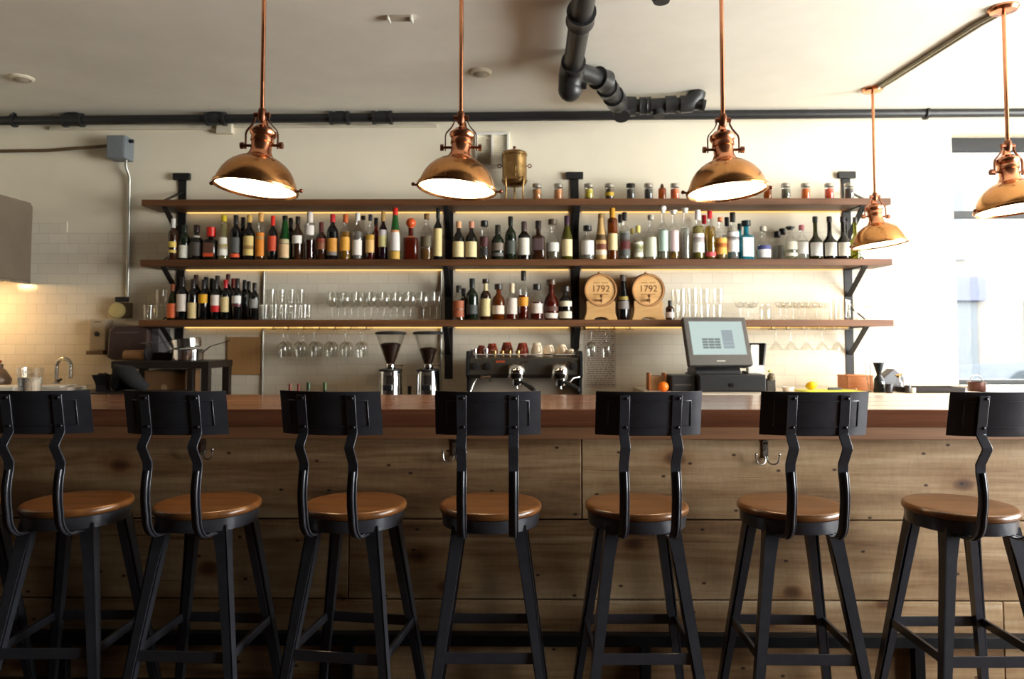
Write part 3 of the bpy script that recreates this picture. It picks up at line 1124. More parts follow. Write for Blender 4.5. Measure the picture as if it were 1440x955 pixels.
def bottle(name, label, px, ptop, wpx, shape, glass, cap, labels=(), liq=None, Y=5.15, zbase=None, group=None, ptz=None):
    s = F / (Y)
    R = wpx / 2 / s
    x = X(px, Y, ptop)
    zt = Z(ptop, Y, px)
    if ptz is not None:
        zt = min(zt, ptz)
    Hh = zt - zbase
    t = thing(name, label, 'bottle', (x, Y, zbase), 0, group)
    pr = PROF[shape]
    sqp = 5 if shape == 'square' else 2
    P = [(0, .004)] + [(r * R, z * Hh) for r, z in pr] + [(0, pr[-1][1] * Hh)]
    sq = [2] + [(sqp if r > .7 else 2) for r, z in pr] + [2]
    # punt and body
    n = 24 if sqp > 2 else 20
    if glass == CLEAR:
        gm = M_glass
    elif glass in GL and GL[glass]:
        gm = GL[glass]
    elif glass == 'tan':
        gm = plain(GLASSCOL['tan'], .4, 0, .1, 20)
    else:
        gm = tint_glass(GLASSCOL[glass])
    MB().lathe(P, n, None, sq).build('glass_body', gm, t, 40)
    if liq:
        col, lv = liq
        Q = [(0, .010)]
        zs = sorted([z for r, z in pr if .02 < z < lv] + [.03, lv])
        for z in zs:
            Q.append((prof_r(pr, z) * R * .93, z * Hh))
        Q.append((0, lv * Hh))
        sq2 = [2] + [(sqp if prof_r(pr, z) > .7 else 2) for z in zs] + [2]
        MB().lathe(Q, n, None, sq2).build('drink', liquid(col), t, 40)
    if cap:
        kind, c, fr = cap
        nr = pr[-1][0] * R
        z0, z1 = (1 - fr) * pr[-1][1] * Hh, pr[-1][1] * Hh
        m = MB()
        if kind == 'c':
            m.lathe([(nr * 1.0, z0), (nr * 1.12, z0 + .001), (nr * 1.12, z1 - .001), (nr * 1.0, z1 + .002), (0, z1 + .002)], 16)
        elif kind == 'w':
            m.lathe([(0, z0), (nr * 1.5, z0), (nr * 1.6, z0 + .002), (nr * 1.6, z1), (nr * 1.4, z1 + .003), (0, z1 + .003)], 18)
        elif kind == 'b':
            rr = nr * 1.7
            m.sphere((0, 0, z1 + rr * .3 - .004), rr, 16)
            m.lathe([(nr * .9, z0), (nr * .95, z1), (0, z1)], 14)
        elif kind == 't':
            m.lathe([(0, z0), (nr * 1.12, z0), (nr * 1.12, z0 + (z1 - z0) * .5), (nr * 1.7, z0 + (z1 - z0) * .5), (nr * 1.75, z1), (0, z1 + .002)], 16)
        elif kind == 'd':
            m.lathe([(R * .5, z0), (R * .52, z0 + (z1 - z0) * .45), (R * .35, z0 + (z1 - z0) * .5), (R * .38, z1), (R * .2, z1 + .012), (0, z1 + .012)], 16)
            z1 += .0
        m.build('stopper' if kind in 'bt' else 'cap', plain(c, .35, 0, .08, 30), t, 40)
    for (a, b, c) in labels:
        vs, fs = [], []
        zs = [a + (b - a) * i / 4 for i in range(5)]
        N = 10
        lim = R_(66) if sqp == 2 else R_(40)
        for i, z in enumerate(zs):
            r = prof_r(pr, z) * R + .0009
            for k in range(N + 1):
                an = -PI / 2 - lim + 2 * lim * k / N
                cc, dd = math.cos(an), math.sin(an)
                mm_ = (abs(cc) ** sqp + abs(dd) ** sqp) ** (-1 / sqp) if sqp > 2 else 1
                vs.append((r * cc * mm_, r * dd * mm_, z * Hh))
        for i in range(4):
            for k in range(N):
                q = i * (N + 1) + k
                fs.append((q, q + 1, q + N + 2, q + N + 1))
        MB().add(vs, fs).build('paper_label', plain(c, .6, 0, .06, 60), t, 0)
    return t


K = lambda *a: srgb(*a)
BLK, WHT, CRM, RED, GLD = K(22, 21, 21), K(226, 222, 214), K(222, 200, 152), K(176, 26, 24), K(196, 150, 70)
zs1, zs2 = ZT[1] + .0005, ZT[2] + .0005
t1 = ZT[0] - TH - .006
t2 = ZT[1] - TH - .006
CLR = K(232, 236, 230)
g1 = 'bottles on the middle shelf'
rowA = [
    # name, label, px, top, width, shape, glass, cap, labels, liquid, depth
    ('wine_bottle', 'amber bottle with silver foil neck and yellow banded label at shelf end', 244, 308, 13, 'wine', 'brown', ('c', K(200, 196, 190), .22), [(.30, .44, K(206, 176, 84)), (.17, .235, K(206, 176, 84))], None, 5.10),
    ('wine_bottle', 'dark green bottle with plain white label against the bracket post', 260, 317, 16, 'wine', 'darkgreen', ('c', K(30, 40, 28), .2), [(.06, .42, K(214, 210, 196))], None, 5.13),
    ('liqueur_bottle', 'squat black bottle with white seal and grey printed front', 277, 317, 19, 'squat', 'dark', ('c', K(44, 26, 24), .2), [(.12, .5, K(70, 62, 56)), (.64, .70, K(190, 180, 170))], None, 5.13),
    ('liquor_bottle', 'short square dark bottle with bright red cap', 297, 320, 19, 'square', 'dark', ('w', K(196, 34, 22), .28), [(.2, .52, K(92, 60, 48)), (.1, .2, K(206, 76, 34))], None, 5.13),
    ('liqueur_bottle', 'clear bottle with yellow cap and white yellow label', 315, 303, 16, 'taper', CLEAR, ('c', K(206, 180, 30), .14), [(.10, .50, K(226, 220, 206)), (.24, .36, K(210, 176, 60))], (K(226, 214, 150), .80), 5.13),
    ('liqueur_bottle', 'black bottle with grey lettered front and orange bottom band', 332, 303, 15, 'wine', 'black', ('c', K(30, 30, 30), .2), [(.16, .5, K(84, 84, 80)), (.06, .14, K(220, 84, 40))], None, 5.13),
    ('liquor_bottle', 'black bottle half hidden behind the orange banded black bottle', 342, 306, 13, 'wine', 'black', ('c', K(24, 24, 24), .2), [], None, 5.25),
    ('liqueur_bottle', 'black bottle with gold foil and yellowish label with red mark', 351, 303, 16, 'liq', 'black', ('c', K(206, 164, 84), .16), [(.10, .53, K(212, 184, 110)), (.24, .32, K(170, 60, 36))], None, 5.13),
    ('liqueur_bottle', 'tall straight bottle with gold cap and vivid orange label', 367, 300, 13, 'cyl', CLEAR, ('c', K(214, 160, 90), .18), [(.08, .58, K(220, 130, 30)), (.44, .50, K(240, 214, 150))], (K(150, 80, 20), .5), 5.13),
    ('liqueur_bottle', 'dark bottle with red cap and red orange label', 384, 304, 13, 'liq', 'black', ('c', K(212, 36, 24), .22), [(.2, .54, K(204, 76, 44))], None, 5.13),
    ('liqueur_bottle', 'green necked herbal liqueur bottle with cream label', 401, 304, 16, 'taper', 'green', ('c', BLK, .11), [(.05, .36, K(222, 186, 140)), (.37, .47, K(196, 180, 140))], None, 5.13),
    ('liquor_bottle', 'black bottle hidden behind the green herbal liqueur', 409, 307, 14, 'wine', 'black', ('c', K(26, 22, 22), .18), [], None, 5.25),
    ('liquor_bottle', 'brown bottle with a single white band label high up', 419, 305, 15, 'liq', 'brown', ('c', K(34, 26, 22), .16), [(.38, .56, K(226, 220, 210))], None, 5.13),
    ('liqueur_bottle', 'faceted clear bottle of dark red drink with white neck', 436, 299, 15, 'cyl', CLEAR, ('c', K(222, 210, 200), .22), [(.52, .72, K(216, 208, 200))], (K(84, 30, 18), .42), 5.13),
    ('liqueur_bottle', 'short dark bottle with maroon foil and faded gold label', 452, 313, 15, 'liq', 'brown', ('c', K(92, 36, 30), .26), [(.28, .56, K(128, 76, 44)), (.46, .56, K(140, 56, 36))], None, 5.13),
    ('wine_bottle', 'black bottle with red foil and golden orange label', 468, 302, 16, 'wine', 'black', ('c', K(186, 40, 44), .17), [(.18, .47, K(206, 140, 50)), (.1, .18, K(120, 110, 104))], None, 5.13),
    ('liqueur_bottle', 'golden yellow bottle with thin neck and rust cap', 486, 302, 15, 'tall', CLEAR, ('c', K(190, 92, 44), .18), [(.2, .5, K(220, 160, 60))], (K(226, 164, 44), .62), 5.13),
    ('liquor_bottle', 'clear bottle with black and white cap and white label', 503, 300, 15, 'liq', CLEAR, ('c', K(214, 210, 206), .16), [(.10, .42, K(226, 214, 204)), (.96, 1.0, K(40, 36, 36))], (K(210, 206, 200), .6), 5.13),
    ('liquor_bottle', 'clear bottle with black cap behind the white labelled clear one', 511, 304, 14, 'liq', CLEAR, ('c', K(34, 30, 30), .08), [], (K(214, 206, 190), .55), 5.25),
    ('liqueur_bottle', 'clear necked bottle of red drink with navy cap and cream orange label', 521, 302, 13, 'liq', CLEAR, ('c', K(40, 40, 52), .13), [(.16, .44, K(224, 178, 110)), (.44, .55, K(186, 140, 40))], (K(130, 24, 14), .5), 5.13),
    ('liqueur_bottle', 'black capped bottle of red drink tucked behind its neighbours', 529, 307, 13, 'liq', 'red', ('c', BLK, .16), [], None, 5.25),
    ('liqueur_bottle', 'slim purple bottle with tall gold foil and pale label', 539, 298, 13, 'liq', 'purple', ('c', K(190, 150, 84), .2), [(.27, .5, K(214, 204, 140)), (.5, .62, K(206, 196, 196))], None, 5.13),
    ('wine_bottle', 'green vermouth bottle with red cap and white label', 556, 293, 16, 'taper', 'green', ('c', K(204, 40, 32), .16), [(.17, .56, K(220, 212, 206)), (.01, .16, K(196, 154, 66)), (.53, .57, K(206, 140, 90))], None, 5.11),
    ('decanter', 'red brown square decanter with orange ball stopper', 578, 315, 20, 'square', 'redbrown', ('b', K(206, 84, 36), .12), [(.6, .66, K(200, 120, 80))], None, 5.13),
    ('liquor_bottle', 'clear rounded bottle with cork and dark etched tree', 600, 301, 17, 'liq', CLEAR, ('c', K(120, 88, 50), .12), [(.28, .5, K(96, 84, 60))], (K(200, 150, 84), .25), 5.13),
    ('wine_bottle', 'slim black bottle with one long cream label', 616, 293, 13, 'liq', 'black', ('c', K(30, 28, 24), .2), [(.07, .60, K(214, 192, 134))], None, 5.12),
    ('whisky_bottle', 'dark squat whisky with copper foil next to the bracket post', 645, 312, 17, 'squat', 'dark', ('c', K(216, 160, 116), .17), [(.07, .47, K(224, 206, 154))], None, 5.13),
    ('whisky_bottle', 'dark squat whisky with copper foil, second of the matching pair', 663, 312, 17, 'squat', 'dark', ('c', K(206, 140, 112), .17), [(.07, .47, K(224, 206, 154))], None, 5.13),
    ('whisky_bottle', 'slim clear bottle with black stopper and maroon label', 681, 311, 13, 'cyl', CLEAR, ('w', K(30, 28, 28), .14), [(.34, .58, K(74, 34, 34)), (.1, .32, K(40, 36, 36))], (K(150, 120, 70), .6), 5.13),
    ('whisky_bottle', 'short broad black bottle with small pale emblem', 700, 317, 18, 'squat', 'darkgreen', ('c', K(42, 38, 30), .26), [(.26, .48, K(118, 104, 90)), (.1, .2, K(96, 92, 86))], None, 5.13),
    ('whisky_bottle', 'green whisky bottle with black capsule and dark grey label', 718, 305, 16, 'liq', 'darkgreen', ('c', K(26, 30, 24), .2), [(.14, .44, K(66, 70, 62))], None, 5.13),
    ('whisky_bottle', 'dark bottle with arched white label and maroon grey cap', 737, 312, 18, 'liq', 'dark', ('c', K(78, 60, 58), .26), [(.12, .56, K(222, 216, 202))], None, 5.13),
    ('whisky_bottle', 'square shouldered bottle with dark purple label', 757, 311, 18, 'square', 'brown', ('c', K(40, 32, 30), .2), [(.24, .54, K(78, 58, 58))], None, 5.13),
    ('tequila_bottle', 'round bellied clear bottle with brown cork top', 777, 309, 19, 'round', CLEAR, ('w', K(86, 72, 56), .12), [(.2, .42, K(200, 198, 190))], (K(190, 180, 150), .3), 5.13),  # the pale belly patch paints in a white glint
    ('wine_bottle', 'olive green bottle with purple capsule and cream label', 797, 304, 16, 'burg', 'olive', ('c', K(60, 34, 52), .22), [(.08, .46, K(220, 202, 156))], None, 5.13),
    ('gin_bottle', 'squat clear bottle with black cap and large white label', 826, 318, 19, 'squat', CLEAR, ('w', K(28, 27, 27), .14), [(.14, .56, K(228, 224, 218))], (CLR, .55), 5.13),
    ('rum_bottle', 'tan ceramic looking bottle with brown and white bands', 845, 301, 17, 'taper', 'tan', ('c', K(150, 118, 70), .1), [(.42, .54, K(92, 66, 34)), (.22, .34, K(112, 56, 34)), (.1, .2, K(224, 206, 186))], None, 5.13),
    ('brandy_bottle', 'amber orange bottle with tall gold foil and cream label', 861, 293, 14, 'cyl', 'amber', ('c', K(206, 150, 50), .3), [(.18, .5, K(226, 206, 150))], None, 5.12),
    ('gin_bottle', 'dark labelled clear bottle with red panel and black cap', 878, 299, 16, 'liq', CLEAR, ('c', K(30, 29, 30), .17), [(.08, .56, K(84, 84, 82)), (.22, .42, K(150, 44, 50))], (CLR, .6), 5.13),
    ('gin_bottle', 'black capped bottle behind the red panelled gin', 872, 302, 14, 'liq', CLEAR, ('c', K(34, 32, 32), .17), [], (CLR, .6), 5.25),
    ('rum_bottle', 'small bottle with yellow neck label and green white label', 897, 318, 15, 'liq', CLEAR, ('c', K(214, 196, 110), .2), [(.08, .52, K(230, 226, 206)), (.2, .44, K(160, 164, 50))], (K(224, 214, 150), .55), 5.13),
    ('rum_bottle', 'small yellow topped bottle tucked behind the green white label', 889, 322, 12, 'liq', CLEAR, ('c', K(196, 176, 90), .16), [], (K(220, 206, 140), .55), 5.25),
    ('tequila_bottle', 'bell shaped clear bottle with silver top and pale label', 915, 303, 18, 'bell', CLEAR, ('c', K(176, 172, 160), .1), [(.06, .50, K(212, 214, 190))], (K(220, 222, 200), .5), 5.13),
    ('tequila_bottle', 'tall clear bottle with white ball top and pale teal label', 932, 294, 14, 'tall', CLEAR, ('b', K(236, 232, 224), .08), [(.16, .56, K(180, 204, 192))], (K(222, 228, 210), .6), 5.11),
    ('tequila_bottle', 'tall clear bottle with pink label and gold tinted base', 947, 296, 14, 'tall', CLEAR, ('t', K(226, 218, 206), .08), [(.16, .58, K(222, 196, 196))], (K(222, 176, 80), .14), 5.11),
    ('tequila_bottle', 'tall plain clear bottle between pink label and white cap', 963, 293, 13, 'tall', CLEAR, ('t', K(226, 220, 206), .1), [], (CLR, .6), 5.11),
    ('tequila_bottle', 'white capped bottle of pale yellow tequila with white label', 981, 296, 17, 'tall', CLEAR, ('c', K(240, 238, 234), .2), [(.14, .52, K(236, 230, 224)), (.34, .44, K(150, 120, 116))], (K(206, 196, 90), .68), 5.12),
    ('tequila_bottle', 'golden bottle with red cap and red base label', 998, 297, 15, 'tall', CLEAR, ('c', K(200, 34, 40), .16), [(.06, .15, K(206, 76, 80))], (K(206, 160, 50), .68), 5.12),
    ('tequila_bottle', 'red capped bottle hidden behind the golden tequila', 990, 303, 14, 'tall', CLEAR, ('c', K(196, 30, 40), .18), [], (K(214, 180, 90), .68), 5.25),
    ('liqueur_bottle', 'clear bottle with peach cap and bright orange label', 1013, 306, 17, 'liq', CLEAR, ('c', K(226, 140, 100), .1), [(.12, .5, K(232, 166, 76)), (.28, .38, K(200, 96, 36))], (K(226, 190, 120), .5), 5.13),
    ('vodka_bottle', 'clear bottle with black cap and white label before blue gin', 1030, 299, 17, 'liq', CLEAR, ('c', K(34, 30, 28), .2), [(.16, .58, K(236, 236, 238)), (.4, .48, K(90, 70, 70))], (CLR, .6), 5.13),
    ('vodka_bottle', 'black capped clear bottle hidden behind the white label vodka', 1022, 306, 14, 'liq', CLEAR, ('c', K(34, 31, 30), .2), [], (CLR, .6), 5.25),
    ('gin_bottle', 'bright blue square gin bottle with white label', 1049, 311, 19, 'square', 'blue', ('w', K(20, 34, 36), .13), [(.07, .56, K(222, 232, 230))], None, 5.13),
    ('gin_bottle', 'blue gin bottle mostly hidden behind the other blue one', 1040, 315, 13, 'square', 'blue', ('c', K(24, 36, 40), .16), [], None, 5.29),
    ('vodka_bottle', 'round clear bottle with white label topped in navy', 1073, 319, 20, 'round', CLEAR, ('c', K(206, 198, 180), .14), [(.06, .3, K(238, 236, 232)), (.3, .42, K(70, 74, 130))], (CLR, .3), 5.13),
    ('vodka_bottle', 'clear bottle with blocky black cap, lower of the hidden two', 1093, 326, 14, 'liq', CLEAR, ('w', K(24, 22, 22), .2), [], (CLR, .5), 5.20),
    ('vodka_bottle', 'clear bottle with blocky black cap, taller of the hidden two', 1100, 322, 14, 'liq', CLEAR, ('w', K(26, 24, 24), .18), [], (CLR, .5), 5.29),
    ('gin_bottle', 'pale green clear bottle with black top and cream label', 1111, 319, 18, 'squat', CLEAR, ('t', K(44, 42, 42), .1), [(.3, .54, K(232, 228, 208)), (.1, .2, K(232, 228, 208))], (K(212, 220, 190), .55), 5.13),
    ('gin_bottle', 'clear bottle with small pink cap and white label', 1127, 317, 17, 'squat', CLEAR, ('c', K(206, 120, 130), .14), [(.16, .5, K(238, 236, 232))], (CLR, .55), 5.13),
    ('brandy_bottle', 'long necked olive brandy beside the pink capped clear bottle', 1146, 305, 18, 'long', 'olivedark', ('c', K(40, 44, 46), .13), [(.08, .39, K(232, 230, 226))], None, 5.13),
    ('brandy_bottle', 'long necked brandy with white label, centre of three alike', 1166, 305, 18, 'long', 'dark', ('c', K(46, 44, 40), .13), [(.08, .39, K(232, 228, 214))], None, 5.13),
    ('brandy_bottle', 'long necked brandy in front of the end bracket post', 1185, 305, 18, 'long', 'dark', ('c', K(46, 40, 46), .13), [(.08, .39, K(230, 222, 206))], None, 5.13),
    ('brandy_bottle', 'long dark neck rising behind the end brandy bottle', 1189, 308, 14, 'long', 'dark', ('c', K(44, 40, 44), .13), [], None, 5.24),
    ('brandy_bottle', 'olive amber bottle behind the copper lamp at the shelf end', 1202, 306, 14, 'long', 'olive', ('c', K(60, 58, 50), .13), [], None, 5.11),
]
for n, lab, px, ptop, w, sh, gl, cp, lbs, lq, Y in rowA:
    bottle(n, lab, px, ptop, w, sh, gl, cp, lbs, lq, Y, zs1, g1, t1)

g2 = 'bottles on the lowest shelf'
rowB = [
    ('wine_bottle', 'greenish wine bottle with orange label at the shelf end', 243, 400, 14, 'burg', 'olivedark', ('c', K(120, 60, 30), .2), [(.06, .46, K(196, 88, 42))], None, 5.13),
    ('wine_bottle', 'red wine with tall white label beside the orange one', 257, 390, 15, 'wine', 'black', ('c', K(26, 22, 22), .22), [(.2, .6, K(206, 192, 180))], None, 5.13),
    ('wine_bottle', 'red wine with low cream label', 272, 393, 14, 'wine', 'black', ('c', K(40, 26, 22), .22), [(.04, .42, K(206, 182, 128))], None, 5.13),
    ('wine_bottle', 'red wine with brown capsule behind the low cream label', 276, 387, 14, 'wine', 'black', ('c', K(60, 34, 24), .22), [], None, 5.21),
    ('wine_bottle', 'red wine with square yellow label', 287, 394, 14, 'wine', 'black', ('c', K(22, 22, 24), .22), [(.42, .64, K(222, 162, 24))], None, 5.13),
    ('wine_bottle', 'black capped wine behind the yellow label', 290, 390, 14, 'wine', 'black', ('c', K(24, 24, 26), .22), [], None, 5.21),
    ('wine_bottle', 'black capped wine peeking between yellow and red labels', 298, 392, 13, 'wine', 'black', ('c', K(22, 20, 22), .22), [], None, 5.285),
    ('wine_bottle', 'red wine with white and red label', 304, 394, 14, 'wine', 'black', ('c', K(40, 34, 34), .22), [(.36, .62, K(224, 210, 200)), (.2, .36, K(200, 26, 26))], None, 5.13),
    ('wine_bottle', 'grey capped wine behind the white and red label', 306, 388, 14, 'wine', 'black', ('c', K(62, 54, 50), .22), [], None, 5.21),
    ('wine_bottle', 'wine with red capsule and narrow cream label', 317.5, 394, 13, 'wine', 'black', ('c', K(170, 26, 34), .2), [(.2, .57, K(216, 194, 140))], None, 5.13),
    ('wine_bottle', 'brown capped wine behind the red capsule', 321, 386, 13, 'wine', 'black', ('c', K(76, 44, 36), .22), [], None, 5.21),
    ('wine_bottle', 'red brown capped wine between cream and white labels', 328, 392, 13, 'wine', 'black', ('c', K(120, 34, 30), .22), [], None, 5.285),
    ('wine_bottle', 'wine with white label and maroon stripe', 334, 392, 14, 'wine', 'black', ('c', K(34, 32, 28), .22), [(.40, .58, K(216, 212, 206)), (.33, .37, K(110, 44, 54))], None, 5.13),
    ('wine_bottle', 'unlabelled black wine beside the maroon striped label', 344, 394, 12, 'wine', 'black', ('c', K(26, 28, 26), .22), [], None, 5.21),
    ('wine_bottle', 'unlabelled black wine next to the last wine bottle', 350, 396, 12, 'wine', 'black', ('c', K(28, 30, 26), .22), [], None, 5.285),
    ('wine_bottle', 'last wine of the row with small grey label beside tumblers', 358, 398, 13, 'wine', 'black', ('c', K(40, 26, 26), .2), [(.32, .56, K(140, 138, 136))], None, 5.13),
    ('whiskey_bottle', 'clear whiskey with copper striped label by the post', 645, 402, 17, 'liq', CLEAR, ('c', K(40, 36, 34), .2), [(.08, .56, K(160, 84, 50)), (.28, .34, K(216, 180, 150))], (K(150, 90, 50), .5), 5.13),
    ('whiskey_bottle', 'black capped bottle behind the copper striped whiskey', 652, 406, 14, 'liq', 'brown', ('c', K(34, 33, 32), .2), [], None, 5.24),
    ('whiskey_bottle', 'black green bottle with dark grey label on lowest shelf', 664, 392, 17, 'liq', 'darkgreen', ('c', K(30, 36, 34), .22), [(.14, .36, K(66, 68, 66))], None, 5.13),
    ('whiskey_bottle', 'brown bottle with cream neck and tall cream label', 683, 393, 15, 'liq', 'brown', ('w', K(54, 42, 34), .1), [(.09, .52, K(214, 198, 144)), (.72, .9, K(214, 196, 150))], None, 5.13),
    ('whiskey_bottle', 'round shouldered amber red whiskey with white label', 701, 400, 18, 'squat', 'amber', ('w', K(46, 34, 28), .15), [(.16, .4, K(226, 206, 186))], None, 5.13),
    ('whiskey_bottle', 'cream capped whiskey of red tint with pale label', 720, 399, 16, 'liq', CLEAR, ('c', K(224, 204, 170), .26), [(.16, .6, K(216, 202, 190))], (K(150, 40, 24), .5), 5.13),
    ('whiskey_bottle', 'tall whiskey with orange sun label and dark cap', 736, 381, 15, 'tall', CLEAR, ('c', K(40, 33, 30), .2), [(.28, .46, K(226, 150, 40))], (K(150, 46, 20), .5), 5.13),
    ('whiskey_bottle', 'small necked whiskey with wide white label over red drink', 755, 400, 18, 'squat', CLEAR, ('w', K(42, 34, 30), .16), [(.18, .46, K(220, 206, 194))], (K(150, 44, 30), .5), 5.13),
    ('whiskey_bottle', 'round bellied brown bottle with white bottom label', 775, 394, 21, 'round', 'redbrown', ('w', K(80, 56, 36), .12), [(.04, .17, K(220, 208, 194)), (.22, .34, K(90, 54, 44))], None, 5.13),
    ('whiskey_bottle', 'dark bottle with two white label bands', 795, 403, 19, 'squat', 'dark', ('w', K(52, 44, 36), .16), [(.05, .25, K(218, 206, 180)), (.40, .56, K(218, 206, 180))], None, 5.13),
    ('wine_bottle', 'tall dark bottle standing between the two small barrels', 876, 387, 17, 'taper', 'black', ('c', K(84, 78, 70), .2), [(.24, .42, K(126, 118, 114)), (.44, .52, K(150, 130, 60))], None, 5.12),
    ('bitters_bottle', 'little brown bottle with white label beside the barrel', 942, 423, 12, 'liq', 'brown', ('c', BLK, .26), [(.12, .4, K(214, 200, 196))], None, 5.12),
]
for n, lab, px, ptop, w, sh, gl, cp, lbs, lq, Y in rowB:
    bottle(n, lab, px, ptop, w, sh, gl, cp, lbs, lq, Y, zs2, g2, t2)
# necks showing just above the bar, standing on the low counter
for px, c, lab in ((408, K(110, 40, 26), 'red capped bottle top peeking above the stool back'), (420, K(110, 38, 26), 'second red capped bottle top beside the first'),
                   (434, K(40, 60, 30), 'slim green bottle top peeking above the stool back'), (457, K(60, 84, 34), 'wider green bottle top nearest the grinders')):
    bottle('mixer_bottle', lab, px, 540 if px < 430 else 538, 9 if px < 430 else 12, 'wine', 'darkgreen' if px > 430 else 'brown', ('c', c, .2), [], None, 4.78, .8005, 'bottles on the low counter')
# ------------------------------------------------------------------ glassware
def vessel(name, label, cat, prof, group, parts=None):
    t = thing(name, label, cat, (0, 0, 0), 0, group)
    for pn, pr in prof:
        MB().lathe(pr, 24).build(pn, M_glass, t, 50)
    return t


def tumbler_prof(r0, r1, h, th=.003):
    return [(0, .0), (r0 * .9, 0), (r0, .004), (r1, h), (r1 - th, h), (r0 - th, .014), (0, .012)]


WG = [('bowl', [(.0045, .092), (.018, .098), (.032, .113), (.0385, .135), (.038, .16), (.033, .205), (.0315, .205), (.0365, .16), (.037, .135), (.031, .115), (.017, .1), (0, .096)]),
      ('stem', [(0, .094), (.0045, .093), (.0034, .075), (.0034, .02), (.0055, .008), (0, .006)]),
      ('foot', [(0, .007), (.006, .007), (.02, .0035), (.034, .0015), (.034, 0), (0, 0)])]
CP = [('bowl', [(.0045, .085), (.027, .09), (.039, .108), (.0425, .13), (.041, .13), (.0375, .11), (.026, .093), (0, .089)]),
      ('stem', [(0, .087), (.0045, .086), (.0034, .07), (.0034, .02), (.0055, .008), (0, .006)]),
      ('foot', [(0, .007), (.006, .007), (.02, .0035), (.035, .0015), (.035, 0), (0, 0)])]
MT = [('bowl', [(.0045, .09), (.055, .155), (.0535, .156), (.003, .094), (0, .094)]),
      ('stem', [(0, .092), (.0045, .091), (.0034, .07), (.0034, .02), (.0055, .008), (0, .006)]),
      ('foot', [(0, .007), (.006, .007), (.02, .0035), (.036, .0015), (.036, 0), (0, 0)])]
zs = zs2
# upright wine glasses
wg = None
gw = 'wine glasses upright on the lowest shelf'
for row, (Y, off, n) in enumerate(((5.12, 0, 9), (5.24, 9, 8))):
    for i in range(n):
        x = X(467 + off + 18.4 * i, Y, 420)
        lab = 'clear wine glass in the row standing upright on the lowest shelf'
        if wg is None:
            wg = vessel('wine_glass', lab, 'wine glass', WG, gw)
            wg.location = (x, Y, zs)
        else:
            dup(wg, (x, Y, zs))
# stacked tumblers beside the wine
gt = 'stacked tumblers beside the wine bottles'
tb = None
for Y, x0, n, lv in ((5.12, 372, 5, 0), (5.22, 378, 5, 0), (5.16, 381, 4, 1)):
    for i in range(n):
        x = X(x0 + 13.7 * i, Y, 430)
        z = zs + lv * .112
        lab = 'small clear tumbler in the two tier stack beside the wine'
        if tb is None:
            tb = vessel('tumbler', lab, 'glass', [('glass_body', tumbler_prof(.028, .0335, .11))], gt)
            tb.location = (x, Y, z)
        else:
            dup(tb, (x, Y, z))
# pints by the left shelf end and by the barrel
pint = None
for px, Y, z, lab, g in ((210, 5.16, 0, 'lone clear pint glass at the outer end of the lowest shelf', None),
                         (227, 5.18, 0, 'lower glass of the stacked pair at the outer shelf end', None), (227, 5.18, .112, 'upper glass of the stacked pair at the outer shelf end', None),
                         (951, 5.22, 0, 'tall glasses stacked beside the barrel', 1), (951, 5.22, .112, 'tall glasses stacked beside the barrel', 1),
                         (957, 5.12, 0, 'tall glasses stacked beside the barrel', 1), (957, 5.12, .11, 'tall glasses stacked beside the barrel', 1),
                         (974, 5.13, 0, 'tall glasses stacked beside the barrel', 1), (974, 5.13, .115, 'tall glasses stacked beside the barrel', 1),
                         (991, 5.15, 0, 'tall glasses stacked beside the barrel', 1), (990, 5.15, .112, 'tall glasses stacked beside the barrel', 1),
                         (1008, 5.15, 0, 'tall glasses stacked beside the barrel', 1), (1010, 5.15, .115, 'tall glasses stacked beside the barrel', 1)):
    x = X(px, Y, 430)
    grp = 'tall glasses stacked beside the barrel' if g else 'pint glasses at the outer shelf end'
    if g:
        lab = 'clear tall glass in the stacks between barrel and till screen'
    if pint is None:
        pint = vessel('pint_glass', lab, 'glass', [('glass_body', [(0, 0), (.034, 0), (.036, .006), (.042, .11), (.039, .11), (.034, .016), (0, .014)])], grp)
        pint.location = (x, Y, zs)
    else:
        dup(pint, (x, Y, zs + z), 0, lab, grp)
# coupes, jar and tall glasses at the window end
cp = None
gc = 'stemmed cocktail glasses at the window end of the lowest shelf'
for px, Y in ((1041, 5.14), (1058, 5.14), (1052, 5.26), (1098, 5.13), (1115, 5.13), (1132, 5.13), (1149, 5.13), (1106, 5.25), (1123, 5.25), (1140, 5.25), (1219, 5.15), (1236, 5.15), (1157, 5.27)):
    x = X(px, Y, 430)
    lab = 'clear stemmed coupe among those at the window end of the shelf'
    if cp is None:
        cp = vessel('coupe_glass', lab, 'cocktail glass', CP, gc)
        cp.location = (x, Y, zs)
    else:
        dup(cp, (x, Y, zs))
jar = vessel('glass_jar', 'plain rounded glass jar among the coupes behind the till screen', 'jar', [('glass_body', [(0, 0), (.036, 0), (.042, .006), (.042, .085), (.036, .098), (.036, .11), (.033, .11), (.033, .097), (.039, .085), (.039, .012), (0, .01)])], None)
jar.location = (X(1076, 5.12, 430), 5.12, zs)
hb = None
for px, Y in ((1172, 5.13), (1186, 5.13), (1199, 5.13), (1179, 5.22)):
    x = X(px, Y, 430)
    lab = 'tall straight clear glass in front of the end bracket post'
    if hb is None:
        hb = vessel('highball_glass', lab, 'glass', [('glass_body', tumbler_prof(.03, .034, .145))], 'highball glasses near the end post')
        hb.location = (x, Y, zs)
    else:
        dup(hb, (x, Y, zs))

# hanging racks and stemware under the lowest shelf
zu = ZT[2] - TH


